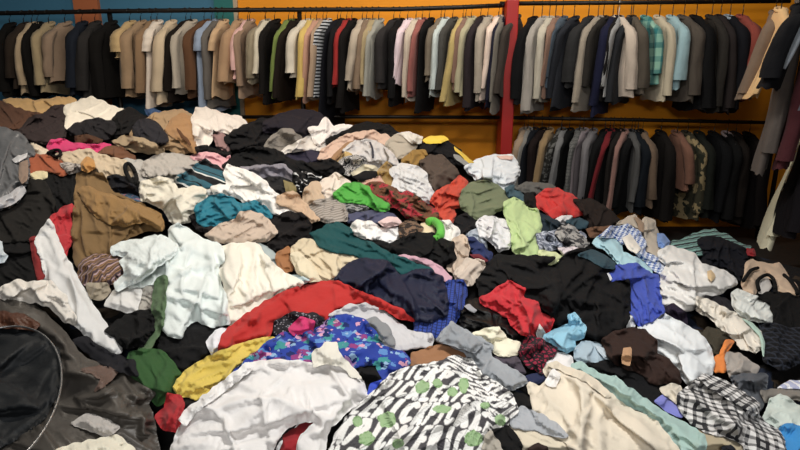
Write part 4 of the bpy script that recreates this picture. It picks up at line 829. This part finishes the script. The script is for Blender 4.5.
# ------------------------------------------------------------------ rails
RY = 5.2
iron = plain('black_iron', '17120f', .5, .4)
def zrail(px, py): return float(at_y(np.array(px, float), np.array(py, float), np.array(RY))[2])
def xat(px, py, Y): return float(at_y(np.array(px, float), np.array(py, float), np.array(Y))[0])
def rail(name, pts, label, rad=.014, posts=()):
    e = bpy.data.objects.new(name, None); COL.objects.link(e); P = np.array([at_y(np.array(float(a)), np.array(float(b)), np.array(RY)) for a, b in pts])
    e.location = (P[:, 0].mean(), RY, 0)
    tag(e, label, 'clothes rail', 'iron clothes rails')
    V, Fc = tube(P, rad, 10); link_mesh('rail', V, Fc, iron, e)
    for px in posts:
        x = xat(px, 100, RY + .02); zt = np.interp(x, P[:, 0], P[:, 2]); V, Fc = tube([(x, RY + .02, 0), (x, RY + .02, zt)], .02, 8); link_mesh('post', V, Fc, iron, e)
    return e
rail('clothes_rail', [(-60, 14.5), (0, 13.3), (100, 11.4), (200, 10.2), (400, 9.2), (460, 7.3), (506, 5.2)], 'upper iron clothes rail running along the blue and orange wall', .018, (-40, 120, 303))
rail('clothes_rail', [(500, 3.6), (660, 2.2), (790, 1.0)], 'upper iron clothes rail right of the red post', .018, (788,))
rail('clothes_rail', [(235, 117), (380, 116.8), (506, 117.5)], 'empty lower iron rail before the orange wall left of the red post', .016, ())
rail('clothes_rail', [(509, 117.6), (640, 120), (788, 123)], 'lower iron clothes rail right of the red post', .016, ())
def side_rail():
    e = bpy.data.objects.new('clothes_rail', None); COL.objects.link(e); e.location = (2.6, 4.2, 0); tag(e, 'side clothes rail coming forward along the far right', 'clothes rail', 'iron clothes rails')
    for z in (2.03, 1.18):
        V, Fc = tube([(3.32, 5.15, z), (3.06, 4.35, z), (2.75, 3.3, z)], .017, 10); link_mesh('rail', V, Fc, iron, e)
    for x, y in ((3.34, 5.2), (2.72, 3.22)):
        V, Fc = tube([(x, y, 0), (x, y, 2.06)], .02, 8); link_mesh('post', V, Fc, iron, e)
side_rail()
def red_post():
    x0, x1 = xat(503.5, 80, RY - .12), xat(515.5, 80, RY - .12)
    v, f = box(x0, x1, RY - .12, RY + .12, 0, zrail(508, 3.5) + .02)
    o = link_mesh('post', v, f, plain('red_paint', '9c1a16', .45, 0, .1), smooth=False)
    bv = o.modifiers.new('bevel', 'BEVEL'); bv.width = .008; bv.segments = 2
    o.name = 'rack_post'; tag(o, 'red painted post between the two racks of hanging clothes', 'post')
red_post()

# ------------------------------------------------------------------ hanging garments
def hook_and_hanger(parent, hx, hz, drop, rot, mat):
    c, s = math.cos(rot), math.sin(rot); y0 = RY
    th = np.linspace(-.6, math.pi + .3, 9); r = .021
    pts = [(hx, y0, hz - .1), (hx, y0, hz - .03)]
    pts += [(hx + r * math.cos(t) * c * .5, parent['_y'] - RY + y0 + r * math.cos(t), hz + drop + .002 + r * math.sin(t)) for t in th]
    pts = [(p[0], p[1] if i > 1 else parent['_y'], p[2]) for i, p in enumerate(pts)]
    a = tube(pts, .0036, 6)
    w = [(hx + k * s, parent['_y'] - k * c, hz - .1 - abs(k) * .36) for k in np.linspace(-.15, .15, 9)]
    b = tube(w, .007, 6); hg = link_mesh('hanger', *b, mat, parent); V, Fc = a
    hk = link_mesh('hook', V, Fc, mat, hg, origin=np.array(parent.location)); return hg
HN = [0]
def hang(kind, color, xc, yc, zr, zb, thick, rot, flip=False, pat=None, collar=None, sleeves=True, slen=None, white_hanger=False, name=None, shade=.9, wide=1.0, lean=0.0, lapel=None, drop=0.0):
    """a garment on a hanger: its shoulder line runs from (xc,yc) by rot away from straight-ahead; front end towards the room"""
    HN[0] += 1; sd = HN[0]
    e = bpy.data.objects.new(name or 'hanging_' + kind, None); COL.objects.link(e); e.location = (xc, yc, zr); e['_y'] = yc
    c, s = math.cos(rot), math.sin(rot)
    def W(w, t, z): return (xc + w * s + t * c - lean * max(0.0, zr - z - .12), yc - w * c + t * s, z)
    L = zr - zb; m = fabric(color, pat, .9, .3)
    nz, ns = 16, 28; V = []; Fc = []; zz = np.concatenate([[.072, .08, .10, .135, .175, .21], np.linspace(.26, L, nz - 6)])
    for i, z in enumerate(zz):
        aw = np.interp(z, [.072, .08, .10, .135, .175, .21, .28, .5, L], [.05, .062, .09, .135, .178, .19, .192, .188, .21]) * wide
        bt = np.interp(z, [.072, .08, .10, .135, .21, .4, L], [.03, .034, .037, .04, .6 * thick, .85 * thick, thick])
        sw = perlin(np.array([z * 2.2 + sd * 3.7]), np.array([sd * 1.9]))[0] * .022 * min(1, z / .4)
        for k in range(ns):
            ph = 2 * math.pi * k / ns; ca, sa = math.cos(ph), math.sin(ph)
            rr = 1 + .34 * min(1, z / .6) * float(perlin(np.array([ph * 3.1 + sd * 5.1]), np.array([z * 1.1 + sd]))[0])
            w = math.copysign(abs(ca) ** .9, ca) * aw * (1 + .05 * (rr - 1)); t = math.copysign(abs(sa) ** .9, sa) * bt * rr
            dz = float(perlin(np.array([ph + sd]), np.array([sd * .7]))[0]) * .035 if i == len(zz) - 1 else 0
            V.append(W(w, t + sw, zr - z + dz))
    for i in range(len(zz) - 1):
        for k in range(ns):
            Fc.append((i * ns + k, (i + 1) * ns + k, (i + 1) * ns + (k + 1) % ns, i * ns + (k + 1) % ns))
    Fc.append(tuple(range(ns))); V.append(W(0, 0, zb + .05)); q = len(V) - 1; b0 = (len(zz) - 1) * ns
    for k in range(ns): Fc.append((b0 + (k + 1) % ns, b0 + k, q))
    def uvof(V):
        V = np.asarray(V); r = V - np.array([xc, yc, zr]); return np.stack([r[:, 0] * c + r[:, 1] * s - (r[:, 1] * c - r[:, 0] * s) + sd * .3, r[:, 2]], -1)
    link_mesh('torso', V, Fc, m, e, uvs=uvof(V), sharp=range(b0, b0 + ns))
    def sleeve(sign, ln, parent):
        n = 14; zt = np.linspace(0, 1, n); pts = []; rad = []; sw = rng.uniform(-.03, .02); tw = rng.uniform(-.018, .018); bend = rng.uniform(.3, .65)
        for t in zt:
            z = .125 + t * (ln - .125); w = np.interp(z, [.125, .16, .2, .27, .45, L], [.10, .148, .178, .196, .20, .205 + sw]) * wide
            tt = tw * t + .011 * math.sin(t * 3.2 + sd); pts.append((sign * w, tt, z))
            rad.append((np.interp(t, [0, .06, .16, .5, bend, 1], [.02, .032, .048, .044, .042, .042]) * (1 + .06 * math.sin(t * 19 + sd * 2)), np.interp(t, [0, .06, .16, .5, 1], [.022, .036, .9 * thick, 1.0 * thick, .98 * thick])))
        Vs = []; sg = 16
        for (w, t_, z), (rw, rt) in zip(pts, rad):
            for k in range(sg):
                ph = 2 * math.pi * k / sg; k2 = 1 + .36 * float(perlin(np.array([ph * 2.1 + sd * 2.2]), np.array([z * 3.2 + sd]))[0])
                Vs.append(W(w + rw * k2 * math.cos(ph), t_ + rt * k2 * math.sin(ph), zr - z))
        Fs = [(i * sg + k, i * sg + (k + 1) % sg, (i + 1) * sg + (k + 1) % sg, (i + 1) * sg + k) for i in range(n - 1) for k in range(sg)]
        Fs.append(tuple(range(sg))[::-1]); e0 = (n - 1) * sg; Vs.append(W(pts[-1][0], pts[-1][1], zr - ln + .03)); q2 = len(Vs) - 1
        Fs += [(e0 + k, e0 + (k + 1) % sg, q2) for k in range(sg)]
        return link_mesh('sleeve', Vs, Fs, m, parent, uvs=uvof(Vs), sharp=range(e0, e0 + sg))
    if sleeves: sleeve(1, slen or L * rng.uniform(.86, .98), e)
    # collar band round the neck
    th = np.linspace(0, 2 * math.pi, 16, endpoint=False)
    pts = [W(.056 * math.cos(t), .036 * math.sin(t), zr - .078 - .02 * math.cos(t)) for t in th]
    Vc, Fcc = tube(pts, .012, 6, True); link_mesh('collar', Vc, Fcc, fabric(collar or color, None if collar else pat, .9, .3), e, uvs=uvof(Vc))
    if lapel:
        sg_ = 1 if rot < 0 else -1
        pts = [W(np.interp(t, [0, 1], [.10, .16]), sg_ * thick * np.interp(t, [0, .4, 1], [.75, 1.0, 1.04]), zr - .1 - .34 * t) for t in np.linspace(0, 1, 8)]
        Vl, Fl = tube(pts, [.012, .02, .026, .028, .026, .022, .016, .008], 8); lp = link_mesh('lapel', Vl, Fl, fabric(lapel, None, .9, .2), e, uvs=uvof(Vl)); lp['label'] = 'pale lapel'
    hk = hook_and_hanger(e, xc, zr, drop, rot, plain('white_hanger_plastic', 'c8c4bc', .4) if white_hanger else plain('black_hanger_plastic', '15110f', .4))
    del e['_y']
    return e

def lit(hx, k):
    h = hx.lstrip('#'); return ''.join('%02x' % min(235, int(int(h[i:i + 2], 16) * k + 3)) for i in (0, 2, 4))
def rack(items, y_rail, place, group, K, skew=0.0):
    """items: (x0, x1, ybottom, hex, description, options); x0..x1 the strip it takes up at chest height"""
    for i, it in enumerate(items):
        x0, x1, yb, hx, desc = it[:5]; op = dict(it[5]) if len(it) > 5 else {}
        kind = op.pop('kind', desc.split()[-1]); side = op.pop('side', 'r' if x0 > 618 else 'l'); tw = op.pop('rot', None)
        Yf = RY - .2; ym = (y_rail(x0) + yb) / 2; mpp = Yf / 1.03 / F_PX
        wm = (x1 - x0) * mpp; e_ = (lambda q: q[0] if side == 'l' else q[1])
        gaps = [abs(e_(items[j]) - e_(it)) for j in (i - 1, i + 1) if 0 <= j < len(items)]
        thick = min(.056, max(.02, min(gaps) * mpp * .55), wm * .42)
        persp = -(((x0 + x1) / 2 - 400) / F_PX) * .40 / 1.03            # how far the far end shows beside the near end
        fx = xat(x0 + thick / mpp * .95, ym, Yf) if side == 'l' else xat(x1 - thick / mpp * .95, ym, Yf)
        want = wm * 1.5 * (1 if side == 'l' else -1)           # x shift from front end to back end
        sh = max(-.34, min(.34, want - persp)) * .9
        rot = -math.asin(max(-.8, min(.8, sh / .42))) if tw is None else tw
        rot = rot * .75 + (-.45 if side == 'l' else .45) * .25 if tw is None else rot
        rot += rng.uniform(-.10, .10)
        ln_ = op.pop('lean', (rng.uniform(.02, .13) if side == 'l' else rng.uniform(-.10, -.01)))
        xc = fx - .2 * math.sin(rot) + ln_ * .45; zr = zrail((x0 + x1) / 2, y_rail((x0 + x1) / 2)) - .002 - skew
        Yf2 = RY - .21 * math.cos(rot); zb = float(at_y(np.array(float(x0)), np.array(float(yb)), np.array(Yf2))[2])
        pv = items[i - 1][4] if i else None; nx = items[i + 1][4] if i < len(items) - 1 else None
        if pv and nx: lab = f'{desc} {place} between {pv} and {nx}'
        elif nx: lab = f'{desc} starting the {op.pop("where", "")} beside the {nx}'
        else: lab = f'{desc} at the far end {place} next to the {pv}'
        op.pop('where', None)
        if 'label' in op: lab = op.pop('label')
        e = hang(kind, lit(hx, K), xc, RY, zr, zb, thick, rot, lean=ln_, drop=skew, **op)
        tag(e, lab, kind if kind not in ('sheath',) else 'garment', group)

NS = dict(sleeves=False)
SH = dict(slen=.32)
up_left = lambda x: float(np.interp(x, [-60, 0, 100, 200, 400, 460, 506], [14.5, 13.3, 11.4, 10.2, 9.2, 7.3, 5.2]))
rack([
 (-8, 6, 97, '17130f', 'black jacket', dict(label='black jacket cut off by the left edge of the photo')), (4, 16, 88, '35291f', 'umber jacket'), (13, 25, 95, 'b29a79', 'sand jacket'), (21, 35, 98, '16110e', 'black slim jacket'),
 (32, 45, 93, 'a08c68', 'khaki shirt'), (40, 70, 82, '8f7761', 'taupe wool jacket'), (63, 79, 96, '1c2331', 'navy jacket'), (74, 93, 100, '2e2b2a', 'charcoal jacket'), (88, 114, 100, '17120f', 'black wool coat'),
 (106, 122, 58, 'b99b69', 'camel shirt', SH), (117, 137, 97, '9a7d5d', 'tan jacket'), (131, 146, 95, '87694a', 'caramel jacket'), (139, 156, 108, 'dccdbd', 'cream polo shirt', SH), (151, 165, 104, 'c9b292', 'ecru blouse'),
 (162, 184, 102, '22160f', 'espresso jacket'), (169, 190, 94, 'aca08f', 'greige jacket'), (181, 204, 98, '5a3a22', 'chestnut jacket'), (191, 211, 111, '8a99b0', 'blue grey blouse', SH), (201, 219, 108, '5e5852', 'ash grey jacket'),
 (207, 222, 98, 'c09d75', 'biscuit T-shirt', dict(SH, kind='T-shirt', name='hanging_t_shirt')), (217, 236, 84, 'a98561', 'light brown blazer'), (229, 241, 79, 'd8a9a1', 'pink shirt'), (235, 249, 98, '8f745c', 'mocha jacket'), (243, 257, 83, '8b7e66', 'olive grey jacket'),
 (252, 263, 76, 'cabfa8', 'bone shirt'), (257, 276, 103, '1c1512', 'black long coat'), (269, 281, 98, '6c7d36', 'moss green shirt'), (274, 291, 101, '27190f', 'dark brown coat'), (283, 299, 78, 'cec3b0', 'off-white jacket'), (294, 305, 100, 'cbab52', 'yellow shirt'),
 (301, 312, 101, 'bb8b72', 'apricot shirt'), (306, 318, 99, 'a88c71', 'fawn shirt'), (311, 330, 98, 'b9bcc0', 'striped T-shirt', dict(slen=.36, kind='T-shirt', name='hanging_t_shirt', pat=('stripes', 90, .028, [(0, .5, '16171c')]))), (317, 337, 136, '171722', 'long navy dress', NS), (326, 337, 104, '18161a', 'black T-shirt', dict(kind='T-shirt', name='hanging_t_shirt')), (331, 341, 88, '9c1b18', 'red shirt'),
 (337, 353, 112, '18110f', 'black tailcoat', dict(kind='coat')), (345, 360, 90, 'b2a28e', 'oatmeal jacket'), (354, 366, 92, '7c6651', 'walnut jacket'), (361, 372, 96, 'a28e66', 'straw shirt'), (365, 380, 99, '929086', 'pale grey jacket'), (374, 393, 88, '2e2a2a', 'graphite blazer'),
 (386, 400, 106, '131012', 'black trousers suit', dict(kind='suit')), (392, 408, 85, 'dcc5cc', 'blush white shirt'), (403, 414, 101, 'c2b29e', 'ivory jacket'), (408, 421, 98, '8f5049', 'dusty red shirt'), (414, 429, 112, '151214', 'black dress', NS), (423, 435, 81, '6e6252', 'drab green jacket'),
 (429, 439, 96, 'b4bebb', 'ice blue shirt'), (435, 452, 92, '3e3c38', 'dark grey blazer'), (445, 458, 104, 'b39b5a', 'ochre jacket'), (452, 465, 92, '7e5e4e', 'rosy brown jacket'), (458, 473, 97, 'a29a7a', 'sage beige jacket'), (465, 483, 110, '2e2428', 'plum black coat'),
 (475, 487, 101, '9e9282', 'stone jacket'), (482, 493, 101, 'dac2b2', 'shell pink shirt'), (487, 499, 108, '1c1c33', 'midnight blue jacket'), (491, 505, 113, '6c665c', 'pewter jacket'), (498, 511, 96, '3c342e', 'peat brown jacket'),
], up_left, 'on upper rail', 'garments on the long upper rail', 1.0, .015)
up_right = lambda x: float(np.interp(x, [500, 660, 790], [3.6, 2.2, 1.0]))
rack([
 (515, 531, 104, '0d0d12', 'black velvet jacket', dict(where='right-hand upper rail')), (524, 541, 113, '938c84', 'dove grey long shirt', dict(kind='shirt')), (536, 550, 102, 'aba393', 'parchment shirt'), (543, 556, 97, '7c5e4e', 'cocoa blouse'), (548, 562, 86, '3e4a56', 'slate blue jacket'),
 (554, 573, 110, '24272f', 'blue black jacket'), (566, 581, 88, '2a2a2b', 'soot grey jacket'), (577, 591, 111, '8d8273', 'putty jacket'), (584, 601, 88, '2c2824', 'bistre jacket'), (596, 609, 116, '161a3a', 'navy long coat'), (604, 617, 100, '1a1616', 'jet black jacket'),
 (607, 617, 96, '868686', 'silver grey shirt'), (614, 629, 104, '26282d', 'iron grey jacket'), (624, 641, 98, 'bbab9b', 'pale beige coat', dict(side='r', white_hanger=True, collar='d8ccbc')), (638, 652, 95, '4e463c', 'brown grey jacket'), (650, 666, 84, '7fae9a', 'green plaid shirt', dict(pat=('plaid', 0, .11, '2a6c6e'))),
 (661, 674, 101, 'b3a78f', 'light khaki jacket'), (672, 690, 90, '8cacb4', 'powder blue shirt'), (684, 705, 101, '4a423a', 'smoke brown jacket'), (696, 717, 112, '101014', 'black suit jacket'), (713, 729, 112, '302c28', 'dark taupe jacket'),
 (723, 737, 112, '2e2626', 'dark plum jacket'), (733, 749, 112, '191a24', 'ink blue jacket', dict(collar='9aaab8')), (745, 761, 100, '8f3e32', 'brick red blouse'),
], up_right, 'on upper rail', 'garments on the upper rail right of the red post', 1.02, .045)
low_right = lambda x: float(np.interp(x, [509, 640, 788], [117.6, 120, 123]))
rack([
 (508, 517, 205, 'ba9e82', 'cream blouse', dict(where='lower rail')), (515, 523, 205, '9c9892', 'light grey cardigan'), (520, 531, 205, '1e2632', 'dark navy shirt'), (527, 539, 206, '2e1612', 'oxblood jacket'), (534, 543, 205, 'b29262', 'honey cardigan'),
 (541, 555, 208, '32322f', 'dark patterned blouse', dict(pat=('speckle', 30, .52, '5a5a58'))), (550, 560, 208, '8c8c8e', 'mid grey jacket'), (556, 569, 210, '0e0e12', 'black cardigan'), (565, 573, 205, '7c7c7a', 'grey checked shirt', dict(pat=('grid', 0, .03, '4a4a4a'))),
 (570, 582, 210, 'aa9ca2', 'mauve white blouse'), (579, 588, 210, '8e8a8e', 'lilac grey shirt'), (586, 597, 212, '101014', 'black sweater'), (594, 602, 212, '8e1622', 'crimson cardigan'), (599, 612, 214, '121216', 'black blazer'), (606, 614, 214, '2e2622', 'sepia jacket'),
 (611, 620, 214, 'b6867a', 'salmon blouse'), (618, 634, 214, '101217', 'black long jacket'), (631, 639, 212, '626262', 'grey shirt'), (636, 650, 216, '122030', 'deep navy jacket'), (647, 660, 209, '8a705a', 'beige brown jacket'), (658, 678, 222, '201713', 'bark brown coat'),
 (675, 698, 192, '9a6852', 'terracotta pink jacket'), (686, 707, 221, '4a4632', 'camouflage blouse', dict(pat=('speckle', 9, .52, '8c7c5c', 12, .6, '23261c'))), (703, 717, 218, '262c23', 'forest grey jacket'), (713, 731, 222, '0d1119', 'blue black long coat'),
 (727, 741, 222, '121216', 'black raincoat', dict(collar='8a7a7c')), (737, 751, 224, '2c2019', 'coffee brown coat'), (747, 771, 228, '1f1110', 'maroon black coat'),
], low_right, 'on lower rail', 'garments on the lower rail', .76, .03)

# the side rail: garments nearer the room, turned to show their fronts
def side_item(kind, color, u, Y, zr, zb_v, rot, label, thick=.055, **k):
    global RY
    x = xat(u, 60, Y); zb = float(at_y(np.array(float(u)), np.array(float(zb_v)), np.array(Y - .1))[2])
    keep = RY; RY = Y
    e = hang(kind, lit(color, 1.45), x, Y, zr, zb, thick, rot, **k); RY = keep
    tag(e, label, kind, 'garments on the side rail'); return e
side_item('coat', '3c3632', 793, 3.95, 2.02, 172, R_(-30), 'long grey brown coat reaching low at the far right', thick=.045, lean=.10)
side_item('coat', '35161a', 812, 3.85, 2.01, 168, R_(-34), 'long maroon coat hanging under the black coat at the far right', thick=.045, lean=.08)
side_item('jacket', '54463a', 768, 4.65, 2.02, 100, R_(-36), 'smoky brown jacket on the side rail beside the brick red blouse', thick=.05, lean=.22)
side_item('jacket', 'a88258', 773, 4.5, 2.02, 96, R_(-12), 'tan jacket on the side rail behind the black coat', thick=.03, lean=.29)
side_item('coat', '0f0f13', 790, 3.72, 1.96, 88, R_(-38), 'black coat with a pale lapel on the side rail', lapel='a8b0b8', thick=.055, lean=.24)
side_item('jacket', '3a3d47', 838, 3.5, 1.98, 110, R_(-40), 'slate jacket on the side rail at the right edge of the photo', thick=.06, lean=.2)
side_item('coat', 'b09c86', 820, 4.2, 1.2, 246, R_(-26), 'pale stone coat hanging lowest at the far right edge', thick=.045, lean=.2)
side_item('coat', '141015', 824, 3.95, 1.15, 236, R_(-22), 'black coat over the pale stone coat at the far right edge', thick=.06, lean=.1)

# ------------------------------------------------------------------ light
def area(name, loc, size, power, color, rot=(0, 0, 0), sy=None):
    ld = bpy.data.lights.new(name, 'AREA'); ld.energy = power; ld.color = color; ld.shape = 'RECTANGLE'; ld.size = size; ld.size_y = sy or size
    o = bpy.data.objects.new(name, ld); COL.objects.link(o); o.location = loc; o.rotation_euler = rot; return o
area('ceiling_or_fill_lamp', (.55, 1.9, 3.1), .9, 58, (1, .98, .945), (R_(4), 0, 0), .3)
area('ceiling_or_fill_lamp', (-1.7, 3.3, 3.1), 1.0, 38, (1, .90, .76), (R_(8), 0, 0), .3)
area('ceiling_or_fill_lamp', (.9, 4.2, 3.15), 2.6, 36, (1, .93, .82), (R_(24), 0, 0), .3)  # unseen lamp added to brighten the racks and the back wall
area('ceiling_or_fill_lamp', (.2, -1.7, 2.6), 1.2, 50, (1, .98, .95), (R_(62), 0, 0), .4)  # fill light added behind the camera to even out the room
w = bpy.data.worlds.new('room_ambience'); scene.world = w; w.use_nodes = True
bg = w.node_tree.nodes['Background']; bg.inputs[0].default_value = (.95, .97, 1, 1); bg.inputs[1].default_value = .05
scene.view_settings.view_transform = 'Standard'; scene.view_settings.look = 'None'; scene.view_settings.exposure = 0.0; scene.view_settings.gamma = 1.0
scene.view_settings.use_curve_mapping = False
